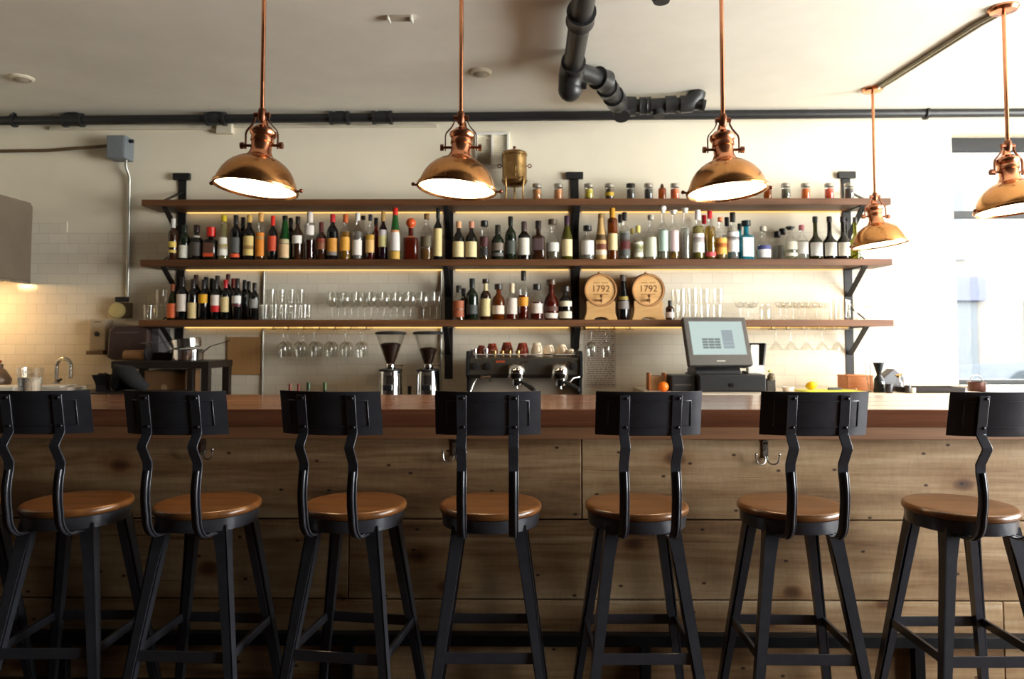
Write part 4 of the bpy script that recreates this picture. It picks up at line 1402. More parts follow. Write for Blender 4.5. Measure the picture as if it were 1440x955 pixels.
def rack(label, pxs, Y0=5.075, Y1=5.30):
    t = thing('glass_rack', label, 'glass rack', (0, 0, 0), 0, 'stemware racks under the lowest shelf')
    for px in pxs:
        x = X(px, Y0, 462)
        m = MB()
        m.box(x - .026, x + .026, Y0, Y1, zu - .024, zu - .021)
        m.box(x - .003, x + .003, Y0, Y1, zu - .021, zu - .001)
        m.build('rack_rail', M_chrome, t, 0)


def hang(proto, label, grp, pts, kind, h):
    pr = None
    for px, Y in pts:
        x = X(px, 5.075, 480)
        z = zu - .0135
        if pr is None:
            pr = thing(kind, label, 'hanging glass', (x, Y, z), 0, grp)
            for pn, p in proto:
                MB().lathe([(r, -zz) for r, zz in p], 24).build(pn, M_glass, pr, 50)
        else:
            dup(pr, (x, Y, z))


rack('chrome stemware rack beside the coffee grinders', [384, 405, 427, 449, 471, 493, 515])
hang(WG, 'wine glass hanging upside down beside the coffee grinders', 'wine glasses hanging beside the grinders',
     [(394.5 + 22 * i, Y) for i in range(6) for Y in (5.13, 5.23)], 'wine_glass', .2)
rack('chrome stemware rack in front of the handwritten paper', [823, 843, 864, 886])
hang(WG, 'wine glass hanging upside down before the handwritten paper', 'wine glasses hanging before the paper', [(833, 5.13), (853.5, 5.13), (833, 5.23)], 'wine_glass', .2)
rack('chrome stemware rack beside the till', [1085, 1106, 1128, 1150, 1172, 1194])
hang(MT, 'cocktail glass hanging upside down beside the till', 'cocktail glasses hanging beside the till', [(1095.5, 5.14), (1139, 5.14), (1161, 5.14), (1117, 5.14), (1183, 5.14)], 'martini_glass', .156)
# ------------------------------------------------------------------ lettering
def text(name, body, size, m, parent, loc, ext=.0008, align='CENTER'):
    cu = bpy.data.curves.new(name, 'FONT')
    cu.body = body
    cu.size = size
    cu.extrude = ext
    cu.align_x = align
    cu.align_y = 'CENTER'
    o = bpy.data.objects.new(name, cu)
    COL.objects.link(o)
    dg = bpy.context.evaluated_depsgraph_get()
    me = bpy.data.meshes.new_from_object(o.evaluated_get(dg))
    bpy.data.objects.remove(o)
    o = bpy.data.objects.new(name, me)
    COL.objects.link(o)
    me.materials.clear()
    me.materials.append(m)
    o.parent = parent
    o.location = loc
    o.rotation_euler = (PI / 2, 0, 0)
    return o


# ------------------------------------------------------------------ little barrels
M_ink = plain(srgb(96, 58, 24), .7, 0, .1, 40)
M_hoop = plain(srgb(74, 54, 40), .45, .2, .12, 30)
brl = []
for i, (px, lab) in enumerate(((845, 'small oak barrel on cradle nearest the bracket post'), (912, 'small oak barrel on cradle beside the stacked tall glasses'))):
    Y0 = 5.075
    x = X(px, Y0, 410)
    if i:
        dup(brl[0], (x, 5.19, zs2), 0, lab)
        continue
    t = thing('oak_barrel', lab, 'barrel', (x, 5.19, zs2), 0, 'small oak barrels')
    r = .119
    zc = Z(408, Y0) - zs2
    yf = Y0 - 5.19
    yb = .125
    Mx = Matrix.Translation((0, 0, zc)) @ Matrix.Rotation(-PI / 2, 4, 'X')     # local z runs along +y
    Lh = yb - yf
    st = []
    for k in range(9):
        u = k / 8
        st.append((r * (.965 + .09 * math.sin(PI * u)), yf + Lh * u))
    pr = [(r * .86, yf + .012), (r * .88, yf)] + st + [(0, yb)]
    MB().lathe(pr, 40, Mx).build('barrel_staves', M_stave, t, 50)
    MB().lathe([(0, yf + .008), (r * .885, yf + .008), (r * .885, yf + .02), (0, yf + .02)], 40, Mx).build('barrel_head', M_oak, t, 30)
    for u in (.03, .2, .72, .95):
        rr = r * (.965 + .09 * math.sin(PI * u)) + .0008
        rr2 = r * (.965 + .09 * math.sin(PI * (u + .06))) + .0008
        ya, yb_ = yf + Lh * u - (.004 if u < .1 else 0), yf + Lh * (u + .06)
        MB().lathe([(rr, ya), (rr + .0018, ya), (rr2 + .0018, yb_), (rr2, yb_)], 40, Mx).build('hoop', M_hoop, t, 40)
    hy = yf + .0075
    text('lettering', '1792', .066, M_ink, t, (0, hy, zc + .008))
    m = MB()
    for k in range(9):
        if k != 4:
            m.box(-.05 + k * .0115, -.0415 + k * .0115, hy - .0006, hy, zc + .050, zc + .0545)
    for k in range(11):
        m.box(-.052 + k * .0095, -.0445 + k * .0095, hy - .0006, hy, zc - .033, zc - .0285)
    m.build('small_print', M_ink, t, 0)
    m = MB()
    m.cyl((0, yf + .008, zc - .074), (0, yf - .042, zc - .074), .009, .007, 12)
    m.cyl((0, yf - .036, zc - .074), (0, yf - .038, zc - .094), .006, .0045, 10)
    m.cyl((0, yf - .026, zc - .074), (0, yf - .026, zc - .050), .0045, n=10)
    m.sphere((0, yf - .026, zc - .044), .010, 12, (1.2, .7, 1))
    m.build('spigot', plain(K(112, 66, 30), .5, 0, .1, 30), t, 50)
    m = MB()
    m.cyl((0, .0, zc + r * 1.04), (0, 0, zc + r * 1.04 + .016), .011, .008, 12)
    m.build('bung', M_stave, t)
    # cradle: front board hollowed for the barrel, arched underneath
    for yy in (yf + .004, yf + .17):
        poly = [(-.118, 0), (-.052, 0)]
        poly += [(.05 * math.cos(PI - PI * k / 8), .020 * math.sin(PI * k / 8)) for k in range(1, 8)]
        poly += [(.052, 0), (.118, 0), (.116, .012), (.106, .035), (.101, .07), (.103, zc - r * .66)]
        rr = r * .985
        for k in range(13):
            a = R_(-42) - R_(96) * k / 12
            poly.append((rr * math.cos(a), zc + rr * math.sin(a)))
        poly += [(-.103, zc - r * .66), (-.101, .07), (-.106, .035), (-.116, .012)]
        MB().prism(poly, yy, yy + .022).build('cradle', M_oak, t, 0, .002)
    brl.append(t)

# ------------------------------------------------------------------ brass urn and jars on the top shelf
zt0 = ZT[0] + .0005
Yt = 5.18
u = thing('brass_urn', 'old brass urn on three curved legs with a tap', 'urn', (X(723.5, Yt, 240), Yt, zt0))
s = Yt / F
k = lambda px: px * s
hz = lambda py: Z(py, Yt, 723) - zt0
zb_, zt_ = hz(258), hz(217)
m = MB()
m.lathe([(0, hz(263)), (k(11), hz(262)), (k(16.5), hz(259)), (k(18.5), hz(255)), (k(17.6), hz(252)), (k(17.3), hz(230)), (k(17.3), hz(220)), (k(18.4), hz(219)), (k(18.4), hz(217)), (0, hz(217))], 36)
m.build('body', M_brass, u, 40)
MB().lathe([(k(18), hz(217)), (k(17.5), hz(215)), (k(12), hz(212.5)), (k(4), hz(211)), (k(1.5), hz(210.5)), (0, hz(210.5))], 36).build('lid', M_brass, u, 40)
m = MB()
m.lathe([(0, hz(211)), (k(1), hz(211)), (k(1.2), hz(209)), (k(2.4), hz(207.5)), (k(2), hz(206)), (0, hz(205))], 16)
m.build('lid_knob', M_copperdark, u)
for sx in (-1, 1):
    m = MB()
    m.torus((sx * k(21.5), 0, hz(233.5)), k(2.4), k(.75), 'Y', 16, 8)
    m.cyl((sx * k(17), 0, hz(233.5)), (sx * k(19.5), 0, hz(233.5)), k(.9), n=8)
    m.build('handle', M_copperdark, u)
for a in (-48, -132, 90):
    c, d = math.cos(R_(a)), math.sin(R_(a))
    pts = [(c * k(13), d * k(13), hz(248)), (c * k(18.2), d * k(18.2), hz(252)), (c * k(19), d * k(19), hz(257)), (c * k(17.5), d * k(17.5), hz(266)), (c * k(17), d * k(17), hz(273)), (c * k(19), d * k(19), .004)]
    MB().tube(pts, [k(1), k(1.7), k(1.7), k(1.3), k(1.2), k(1.6)], 10).build('leg', M_brass, u, 60)
m = MB()
m.cyl((k(1), -k(17), hz(248)), (k(1), -k(26), hz(248)), k(1.8), n=12)
m.cyl((k(1), -k(24), hz(248)), (k(1), -k(24.5), hz(253)), k(1.4), n=12)
m.cyl((k(1), -k(22), hz(248)), (k(1), -k(22), hz(240)), k(1.0), n=10)
m.bar((k(0), -k(22), hz(239)), (k(2), -k(22), hz(231)), k(1.6), k(1.2))
m.build('tap', M_brass, u, 50)

gj = 'small jars on the top shelf'
jl = [(755, 'amber', K(190, 120, 50), 'small lidded jar of amber syrup nearest the brass urn'), (785, 'amber', K(206, 130, 70), 'small lidded jar of amber syrup next to the bracket top plate'),
      (828, 'yellow', K(206, 190, 40), 'small jar with bright yellow contents'), (857, 'dark', K(70, 44, 14), 'dark jar with a yellow label band'),
      (887, 'black', K(36, 32, 30), 'black jar with dark lid, beside another like it'), (912, 'black', K(44, 40, 40), 'black jar with pale lid beside the dropper bottle'),
      (949, 'orange', K(226, 96, 20), 'jar of vivid orange contents left of the lamp over the till'), (1105, 'grey', K(92, 90, 70), 'grey green jar beside the dropper bottle past the lamp'),
      (1133, 'orange', K(240, 110, 10), 'jar of bright orange contents between grey and red ones'), (1166, 'red', K(226, 70, 30), 'jar of orange red contents before the end bracket'),
      (1194, 'black', K(58, 54, 54), 'dark jar in front of the end bracket plate')]
for px, kind, c, lab in jl:
    t = thing('preserve_jar', lab, 'jar', (X(px, Yt, 270), Yt, zt0), 0, gj)
    hh = hz(259)
    rr = k(6.3)
    MB().lathe([(0, 0), (rr * .92, 0), (rr, .004), (rr, hh * .72), (rr * .93, hh * .80), (rr * .93, hh * .85), (rr * .9, hh * .85), (rr * .9, hh * .8), (rr * .96, hh * .7), (rr * .96, .006), (0, .005)], 24).build('glass_body', M_glass, t, 50)
    MB().lathe([(0, .006), (rr * .94, .006), (rr * .94, hh * .68), (0, hh * .68)], 22).build('contents', plain(c, .35, 0, .15, 60), t, 40)
    lidc = K(60, 56, 52) if kind == 'black' and px == 887 else K(176, 170, 160)
    MB().lathe([(rr * .9, hh * .8), (rr * 1.02, hh * .8), (rr * 1.02, hh * .97), (rr * .95, hh), (0, hh)], 24).build('lid', plain(lidc, .3, .8, .08, 30), t, 40)
    if px == 857:
        MB().lathe([(rr * 1.005, hh * .3), (rr * 1.01, hh * .3), (rr * 1.01, hh * .5), (rr * 1.005, hh * .5)], 24).build('paper_label', plain(K(196, 160, 40), .6, 0, .05, 30), t)
    if px == 828:
        MB().lathe([(rr * .95, .004), (rr * .96, .004), (rr * .96, hh * .2), (rr * .95, hh * .2)], 24).build('dark_base', plain(K(110, 80, 40), .6, 0, .05, 30), t)
for px, lab in ((931, 'brown dropper bottle between black and orange jars'), (1079, 'brown dropper bottle just past the lamp over the till')):
    bottle('dropper_bottle', lab, px, 252, 11, 'dropper', 'amber', ('d', K(34, 32, 32), .22), [], None, Yt, zt0, 'dropper bottles on the top shelf')

# ------------------------------------------------------------------ coffee machine
CMX0, CMX1 = X(655, 4.72, 520), X(820, 4.72, 520)
cx = (CMX0 + CMX1) / 2
hw = (CMX1 - CMX0) / 2
zb = .8005
cm = thing('espresso_machine', 'dark grey two group espresso machine with cups on top', 'coffee machine', (cx, 4.74, zb))
zz = lambda py, Y=4.74: Z(py, Y, 737) - zb
M_mach = plain(srgb(66, 62, 56), .38, .35, .06, 20)
for sx in (-1, 1):
    poly = [(-.02, .03), (.5, .03), (.5, zz(494)), (.02, zz(494)), (-.02, zz(505)), (-.02, zz(528)), (.06, zz(534)), (.06, .09), (-.02, .08)]
    m = MB()
    m.prism(poly, -.011, .011, Matrix.Translation((sx * (hw - .011), 0, 0)) @ Matrix.Rotation(PI / 2, 4, 'Z') @ Matrix.Diagonal((1, 1, 1, 1)))
    m.build('side_panel', M_black, cm, 0, .003)
hi = hw - .023
m = MB()
m.prism([(-.005, zz(504)), (.05, zz(501.5)), (.5, zz(501.5)), (.5, zz(528)), (.03, zz(532)), (-.005, zz(527))], -hi, hi, Matrix.Rotation(PI / 2, 4, 'Z'))
m.build('upper_housing', M_mach, cm, 0, .004)
MB().box(-hi, hi, .19, .5, .1, zz(533)).build('back_panel', plain(srgb(176, 160, 142), .45, .3, .05, 12), cm, 0, .002)
MB().box(-hi, hi, -.02, .5, .03, .10).build('drip_tray', M_steel, cm, 0, .004)
MB().box(-hi, hi, .0, .48, 0, .03).build('base', M_black, cm, 0)
m = MB()
for sx in (-1, 1):
    m.cyl((sx * (hi - .02), .02, zz(497)), (sx * (hi - .02), .45, zz(497)), .006, n=8)
m.cyl((-hi + .02, .03, zz(499)), (hi - .02, .03, zz(499)), .005, n=8)
m.build('cup_rail', M_chrome, cm)
gx = lambda px: X(px, 4.72, 520) - cx
for px in (668, 686, 807):
    m = MB()
    m.cyl((gx(px), -.006, zz(515)), (gx(px), -.022, zz(515)), .024, .021, 20)
    m.cyl((gx(px), -.022, zz(515)), (gx(px), -.030, zz(515)), .009, n=12)
    m.build('control_knob', M_plastic, cm, 40)
for gpx in (726, 787):
    g = gx(gpx)
    m = MB()
    m.lathe([(0, -.07), (.05, -.062), (.058, -.045), (.06, -.01), (.055, .02), (.04, .04), (0, .048)], 28, Matrix.Translation((g, -.03, zz(521))) @ Matrix.Diagonal((1.0, .9, 1, 1)))
    gh = m.build('group_head', M_chrome, cm, 50)
    m = MB()
    m.lathe([(0, -.03), (.034, -.03), (.036, .0), (.036, .012), (0, .012)], 22, Matrix.Translation((g + .004, -.05, zz(535))))
    m.cyl((g + .004, -.05, zz(540)), (g + .004, -.055, zz(546)), .008, n=10)
    m.build('portafilter', M_chrome, cm, 40)
    m = MB()
    m.tube([(g + .03, -.075, zz(536)), (g + .06, -.11, zz(539)), (g + .10, -.15, zz(544)), (g + .118, -.17, zz(546))], [.010, .013, .017, .012], 12)
    m.build('portafilter_handle', M_plastic, cm, 60)
    for q in range(5):
        a = -18 + q * 5.5
        MB().cyl((gx(gpx - 10 + q * 6.3), -.008, zz(513.5 - q * 1.2)), (gx(gpx - 10 + q * 6.3), -.012, zz(513.5 - q * 1.2)), .0055, n=10).build('button', M_brass, cm)
m = MB()
m.tube([(gx(670), -.02, zz(533)), (gx(666), -.05, zz(540)), (gx(660), -.075, zz(556))], .005, 10)
m.build('steam_wand', M_chrome, cm, 60)
m = MB()
m.cyl((gx(689), -.02, zz(528)), (gx(689), -.03, zz(537)), .008, .006, 10)
m.bar((gx(689), -.03, zz(528)), (gx(676), -.045, zz(530)), .012, .01)
m.build('water_spout', M_chrome, cm)
m = MB()
m.tube([(gx(815), -.01, zz(530)), (gx(806), -.04, zz(531)), (gx(800), -.05, zz(538))], .005, 10)
m.build('steam_wand', M_chrome, cm, 60)
MB().box(gx(697), gx(710), -.0075, -.004, zz(510), zz(507)).build('red_badge', plain(K(150, 62, 30), .5, 0, .05, 40), cm)

ztop = 4.74 and (zz(501.5) + zb + .0006)


def cup(name, lab, px, Y, r, h, m_, grp, handle=True, flip=False):
    p = X(px, Y, 495)
    t = thing(name, lab, 'cup', (p, Y, ztop), R_(-65), grp)
    pr = [(0, 0), (r * .55, 0), (r * .62, .004), (r * .9, h * .45), (r, h), (r - .003, h), (r * .86, h * .45), (r * .5, .008), (0, .007)]
    if flip:
        pr = [(rr, h - z) for rr, z in pr]
    MB().lathe(pr, 24).build('cup_body', m_, t, 50)
    if handle:
        MB().torus((r * .95, 0, h * .52), h * .26, .0045, 'Y', 14, 8, -PI / 2, PI / 2).build('handle', m_, t)
    return t


rc_ = 'rust brown cups on the coffee machine'
for px, Y, r, h, lab in ((677, 5.0, .034, .072, 'rust cup farthest back above the small steel pitchers'), (692, 4.98, .043, .085, 'wide rust cup above the coffee machine knobs'), (713, 5.0, .045, .093, 'rust cup in the middle of the row'), (735, 4.9, .045, .09, 'rust cup next to the white cups')):
    cup('coffee_cup', lab, px, Y, r, h, M_rustcup, rc_, True, True)
wcg = 'white cups on the coffee machine'
for px, Y, r, h, lab in ((755, 4.88, .042, .09, 'tallest cream cup next to the rust cups'), (772, 4.9, .042, .076, 'second white cup on the coffee machine'), (790, 4.9, .042, .078, 'white cup before the last small one')):
    cup('coffee_cup', lab, px, Y, r, h, M_ceramic, wcg, True, True)
cup('espresso_cup', 'small white cup at the end of the coffee machine', 801, 4.82, .03, .045, M_ceramic, wcg)
sgp = 'little steel pitchers on the coffee machine'
for px, r, h, lab in ((667, .021, .05, 'first little steel beaker at the machine corner'), (683, .019, .05, 'second little steel beaker at the machine corner'), (695, .017, .036, 'low brass toned cup third from the machine corner'), (706, .017, .036, 'low brass toned cup fourth from the machine corner'), (716, .017, .038, 'low shiny cup fifth from the machine corner'), (728, .017, .038, 'low shiny cup nearest the rust cups')):
    p = X(px, 4.80, 497)
    t = thing('steel_beaker', lab, 'beaker', (p, 4.81, ztop), 0, sgp)
    MB().lathe([(0, 0), (r * .9, 0), (r, h), (r - .002, h), (r * .85, .004), (0, .004)], 22).build('beaker_body', M_chrome if px < 690 else M_brass, t, 40)

# ------------------------------------------------------------------ grinders
gr = None
for px, lv, lab in ((549, .66, 'coffee grinder with fuller bean hopper'), (602, .5, 'coffee grinder beside the bracket post, hopper half full')):
    Y = 4.86
    t = thing('coffee_grinder', lab, 'coffee grinder', (X(px, Y, 520), Y, .8005), 0, 'coffee grinders')
    q = lambda py: Z(py, Y, 549) - .8005
    kk = lambda p: p * Y / F
    MB().lathe([(0, 0), (kk(18), 0), (kk(18), .02), (kk(17.5), .03), (kk(16.5), q(530)), (kk(15.5), q(521)), (kk(13), q(520)), (kk(7), q(519)), (0, q(519))], 36).build('body', M_chrome, t, 40)
    MB().lathe([(kk(16.2), q(522)), (kk(16.6), q(522)), (kk(16.2), q(519.5)), (kk(13.5), q(518.8)), (kk(13), q(519.6))], 36).build('top_ring', M_black, t, 40)
    MB().lathe([(0, q(520)), (kk(6.5), q(520)), (kk(7.5), q(517)), (kk(6.6), q(512.5)), (0, q(512.5))], 24).build('collar', M_chrome, t, 40)
    MB().lathe([(kk(5.8), q(513.5)), (kk(6.4), q(512)), (kk(20.5), q(470)), (kk(20), q(470)), (kk(5.6), q(512))], 32).build('hopper', M_glass, t, 40)
    zf = q(512) + (q(470) - q(512)) * lv
    rf = kk(6.2 + 14.2 * lv) - .003
    MB().lathe([(0, q(511.5)), (kk(5.2), q(511.5)), (rf, zf), (rf * .5, zf + .012), (0, zf + .004)], 28).build('coffee_beans', plain(K(40, 20, 12), .45, 0, .4, 220), t, 50)
    MB().lathe([(0, q(470.5)), (kk(21.5), q(470.5)), (kk(22), q(469)), (kk(21), q(467)), (kk(15), q(466)), (0, q(465.5))], 36).build('hopper_lid', M_plastic, t, 40)
    m = MB()
    m.cyl((kk(6), -.01, q(514)), (kk(16), -.02, q(514)), .002, n=8)
    m.sphere((kk(17), -.02, q(514)), .006, 10)
    m.build('lever', M_plastic, t)
    m = MB()
    m.box(-.03, .03, -kk(24), -kk(15.5), q(548), q(540))
    m.build('dispensing_fork', M_black, t, 0, .003)
    MB().box(-.022, .022, -kk(17.5), -kk(16.4), q(527), q(523)).build('badge', M_steel, t, 0)
x = X(576, 4.9, 548)
t = thing('coffee_tamper', 'little dark tamper between the two coffee grinders', 'tamper', (x, 4.9, .8005))
MB().lathe([(0, 0), (.029, 0), (.029, .02), (.012, .03), (.009, .1), (.012, .2), (.016, .215), (0, .222)], 20).build('tamper_body', M_plastic, t, 40)

# ------------------------------------------------------------------ till
zr = .9855
td = thing('cash_drawer', 'black cash drawer with round lock under the till screen', 'cash drawer', (0, 0, 0))
p0, p1 = at(983, 526, 4.80), at(1078, 526, 4.80)
zd = Z(527, 4.80, 1030)
MB().box(p0.x, p1.x, 4.815, 5.2, zr, zd).build('drawer_case', M_plastic, td, 0, .004)
MB().box(p0.x + .006, p1.x - .006, 4.80, 4.815, zr + .012, zd - .008).build('drawer_front', plain(srgb(36, 36, 38), .35, 0, .08, 40), td, 0, .003)
lx = X(1028.5, 4.8, 541)
lz = Z(541.5, 4.8, 1028)
MB().cyl((lx, 4.80, lz), (lx, 4.792, lz), .014, n=20).build('lock', M_chrome, td)
bb = thing('receipt_printer', 'low black box beside the orange fruit', 'printer', (0, 0, 0))
p2, p3 = at(944, 528, 4.86), at(978, 528, 4.86)
MB().box(p2.x, p3.x, 4.86, 5.1, zr, p2.z).build('printer_case', M_plastic, bb, 0, .008)
MB().box(p2.x + .02, p3.x - .02, 4.855, 4.86, zr + .04, zr + .05).build('paper_slot', M_bezel, bb, 0)
# screen on its foot
ts = thing('till_screen', 'till touchscreen showing a pale page with a grey button grid', 'till', (0, 0, 0))
zs_ = zd + .0005
b0, b1 = at(978, 517, 4.86), at(1041, 517, 4.86)
poly = [(4.84, zs_), (5.1, zs_), (5.1, zs_ + .03), (5.02, zs_ + .05), (4.88, zs_ + .05), (4.84, zs_ + .022)]
MB().prism(poly, -(b1.x - b0.x) / 2, (b1.x - b0.x) / 2, Matrix.Translation(((b0.x + b1.x) / 2, 0, 0)) @ Matrix.Rotation(PI / 2, 4, 'Z') @ Matrix.Diagonal((1, -1, 1, 1)) if False else Matrix(((0, -1, 0, (b0.x + b1.x) / 2), (1, 0, 0, 0), (0, 0, 1, 0), (0, 0, 0, 1)))).build('stand', M_plastic, ts, 0, .003)
mw, mh = .455, .35
cxs = X(1009, 4.9, 480)
czs = (Z(447, 4.93, 1009) + Z(512, 4.87, 1009)) / 2
Ms = Matrix.Translation((cxs, 4.89, czs)) @ Matrix.Rotation(R_(8), 4, 'Z') @ Matrix.Rotation(R_(-20), 4, 'X')
MB().box(-mw / 2, mw / 2, 0, .05, -mh / 2, mh / 2, Ms).build('bezel', M_bezel, ts, 0, .008)
MB().box(-mw / 2 + .05, mw / 2 - .05, .05, .085, -mh / 2 + .04, mh / 2 - .04, Ms).build('rear_housing', M_plastic, ts, 0, .01)
m = MB()
m.bar(Ms @ Vector((0, .07, -.05)), Vector((cxs, 4.98, zs_ + .045)), .12, .04)
m.build('neck', M_plastic, ts, 0, .004)
sx0, sx1, sz0, sz1 = -mw / 2 + .038, mw / 2 - .035, -mh / 2 + .075, mh / 2 - .034
sc = MB().box(sx0, sx1, -.0012, .0, sz0, sz1, Ms).build('screen', glow(srgb(214, 232, 226), .88), ts, 0)
sw, sh_ = sx1 - sx0, sz1 - sz0
m = MB()
for i in range(3):
    for j in range(4):
        m.box(sx0 + sw * (.20 + .116 * i), sx0 + sw * (.305 + .116 * i), -.0017, -.0012, sz0 + sh_ * (.18 + .082 * j), sz0 + sh_ * (.243 + .082 * j), Ms)
m.build('button_grid', glow(srgb(150, 160, 158), .8), sc, 0)
m = MB()
for a, b in ((.18, .27), (.285, .375), (.385, .74)):
    m.box(sx0 + sw * .585, sx0 + sw * .79, -.0017, -.0012, sz0 + sh_ * a, sz0 + sh_ * b, Ms)
m.build('side_column', glow(srgb(182, 194, 198), .8), sc, 0)
MB().box(-.03, .03, -.001, 0, -mh / 2 + .026, -mh / 2 + .034, Ms).build('maker_plate', plain(srgb(170, 164, 156), .5, 0, .1, 200), ts, 0)
# customer display / tablet behind
p = at(1061, 495, 5.02)
cdp = thing('customer_display', 'thin black tilted panel standing behind the till screen', 'display', (p.x, 5.13, zs_))
Mq = Matrix.Rotation(R_(-50), 4, 'Z') @ Matrix.Rotation(R_(-12), 4, 'X')
MB().box(-.10, .10, 0, .018, .03, .215, Mq).build('panel', M_plastic, cdp, 0, .004)
MB().box(-.02, .02, .0185, .03, .01, .1, Mq).build('stem', M_plastic, cdp, 0, .003)
MB().lathe([(0, 0), (.055, 0), (.055, .008), (0, .012)], 24).build('foot', M_plastic, cdp)
# white card reader stand
p = at(1062, 519, 4.99)
cr = thing('receipt_holder', 'white box with paper slips beside the till stand', 'holder', (p.x, 5.0, zs_))
MB().box(-.055, .055, -.03, .02, 0, .055).build('holder_box', M_white, cr, 0, .004)
MB().box(-.035, .02, -.02, -.018, .055, .2, Matrix.Rotation(R_(4), 4, 'X')).build('paper_slip', M_paper, cr, 0)
p = at(1084, 540, 4.88)
ph = thing('pen_holder', 'dark patterned holder with yellow green top beside the drawer', 'holder', (p.x, 4.9, zr))
MB().box(-.03, .03, -.03, .03, 0, .085).build('holder_cup', plain(K(60, 54, 46), .5, .1, .4, 90), ph, 0, .004)
MB().lathe([(0, .08), (.024, .085), (.028, .105), (.018, .125), (0, .13)], 14, Matrix.Rotation(.3, 4, 'X')).build('crumpled_wrap', plain(K(110, 96, 76), .5, .1, .5, 80), ph, 60)
MB().lathe([(0, .128), (.012, .13), (.010, .14), (0, .143)], 12).build('lime_wedge', plain(K(190, 196, 70), .5, 0, .1, 60), ph)
# orange and wooden rack
p = at(933.5, 545, 4.78)
og = thing('orange', 'single bright orange on the back counter', 'fruit', (p.x, 4.80, zr))
MB().sphere((0, 0, .036), .036, 24, (1, 1, .96)).build('peel', plain(K(240, 112, 12), .4, 0, .08, 120), og, 80)
MB().cyl((0.004, -.004, .069), (.005, -.005, .073), .004, n=8).build('stalk', plain(K(90, 100, 40), .6), og)
p = at(925, 530, 5.0)
wr = thing('napkin_holder', 'small wooden holder behind the orange', 'holder', (p.x, 5.0, zr))
MB().box(-.07, .05, -.05, .06, 0, .012).box(-.07, -.058, -.05, .06, .012, .12).box(.038, .05, -.05, .06, .012, .12).build('wooden_frame', M_boxwood, wr, 0, .002)
MB().box(-.056, .036, -.045, .05, .013, .1).build('napkins', plain(K(150, 112, 74), .8, 0, .1, 30), wr, 0)
# handwritten paper
pa_ = [at(823, 463, 5.33), at(866, 463, 5.33), at(864, 546, 5.33), at(822, 546, 5.33)]
sg = thing('handwritten_menu', 'tall handwritten paper list taped to the tiles', 'poster', (0, 0, 0))
yy = YW - .0085
MB().box(pa_[3].x, pa_[1].x, yy, yy + .001, pa_[2].z, pa_[0].z + .06).build('sheet', plain(srgb(206, 190, 172), .7, 0, .04, 8), sg, 0)
m = MB()
rng = random.Random(3)
zl = pa_[0].z + .03
while zl > pa_[2].z + .02:
    xl = pa_[3].x + .018 + rng.random() * .012
    while xl < pa_[1].x - .03:
        wl = .008 + rng.random() * .022
        # each word a wavering pen stroke
        n = max(3, int(wl / .0035))
        pts = [(min(xl + wl * i / n, pa_[1].x - .012), yy - .0004, zl + (.0028 if i % 2 else -.0022) + rng.uniform(-.001, .001)) for i in range(n + 1)]
        m.ribbon(pts, .0006, .0026, (0, 1, 0))
        xl += wl + .007
    zl -= .0165
m.build('handwriting', plain(K(44, 38, 34), .7, 0, .1, 40), sg, 0)

# ------------------------------------------------------------------ window end of the back counter
p = at(1166, 551, 4.76)
cb = thing('cutting_board', 'thin yellow green cutting board on the back counter', 'cutting board', (X(1165, 4.8, 550), 4.80, zr))
MB().box(-.185, .185, -.11, .11, 0, .014).build('board', plain(K(206, 206, 60), .45, 0, .05, 30), cb, 0, .004)
t = thing('knife', 'small dark handled knife lying on the cutting board', 'knife', (X(1172, 4.85, 548), 4.82, zr + .0145))
MB().bar((-.05, 0, .007), (.04, .01, .007), .014, .016, (0, 1, 0)).build('handle', M_plastic, t, 0, .003)
MB().bar((.04, .01, .006), (.15, .02, .004), .022, .002, (0, 1, 0)).build('blade', M_chrome, t, 0)
t = thing('lemon', 'yellow lemon sitting on the cutting board', 'fruit', (X(1141, 4.84, 545), 4.84, zr + .0145))
MB().lathe([(0, -.040), (.006, -.038), (.018, -.028), (.026, -.010), (.0275, 0), (.026, .012), (.018, .028), (.007, .037), (.005, .041), (0, .042)], 22, Matrix.Translation((0, 0, .0285)) @ Matrix.Rotation(R_(75), 4, 'Y') @ Matrix.Rotation(.3, 4, 'X')).build('peel', plain(K(238, 190, 20), .4, 0, .08, 120), t, 80)
t = thing('small_bowl', 'small white ramekin by the cutting board', 'bowl', (X(1108, 4.86, 545), 4.86, zr))
MB().lathe([(0, 0), (.028, 0), (.034, .006), (.042, .034), (.039, .034), (.031, .009), (0, .007)], 24).build('bowl_body', plain(K(236, 226, 214), .25, 0, .03, 20), t, 50)
b0, b1 = at(1192, 530, 4.92), at(1228, 530, 4.92)
wb = thing('wooden_box', 'orange brown wooden box beside the window end', 'box', ((b0.x + b1.x) / 2, 5.0, zr))
hwb = (b1.x - b0.x) / 2
m = MB()
m.box(-hwb, hwb, -.08, -.07, 0, b0.z - zr).box(-hwb, hwb, .07, .08, 0, b0.z - zr).box(-hwb, -hwb + .01, -.07, .07, 0, b0.z - zr).box(hwb - .01, hwb, -.07, .07, 0, b0.z - zr).box(-hwb, hwb, -.07, .07, 0, .01)
m.build('box_body', M_boxwood, wb, 0, .002)
MB().box(-hwb - .003, hwb + .003, -.083, .083, b0.z - zr, b0.z - zr + .01).build('lid', M_boxwood, wb, 0, .003)
x = X(1238, 4.78, 530)
jg = thing('cocktail_jigger', 'black hourglass jigger stand by the wooden box', 'jigger', (x, 4.80, zr))
hz_ = Z(510, 4.8, 1238) - zr
MB().lathe([(0, 0), (.036, 0), (.034, .02), (.030, hz_ * .45), (.013, hz_ * .58), (.016, hz_ * .66), (.034, hz_ * .97), (.034, hz_), (.031, hz_), (.012, hz_ * .7), (0, hz_ * .68)], 26).build('jigger_body', M_black, jg, 40)
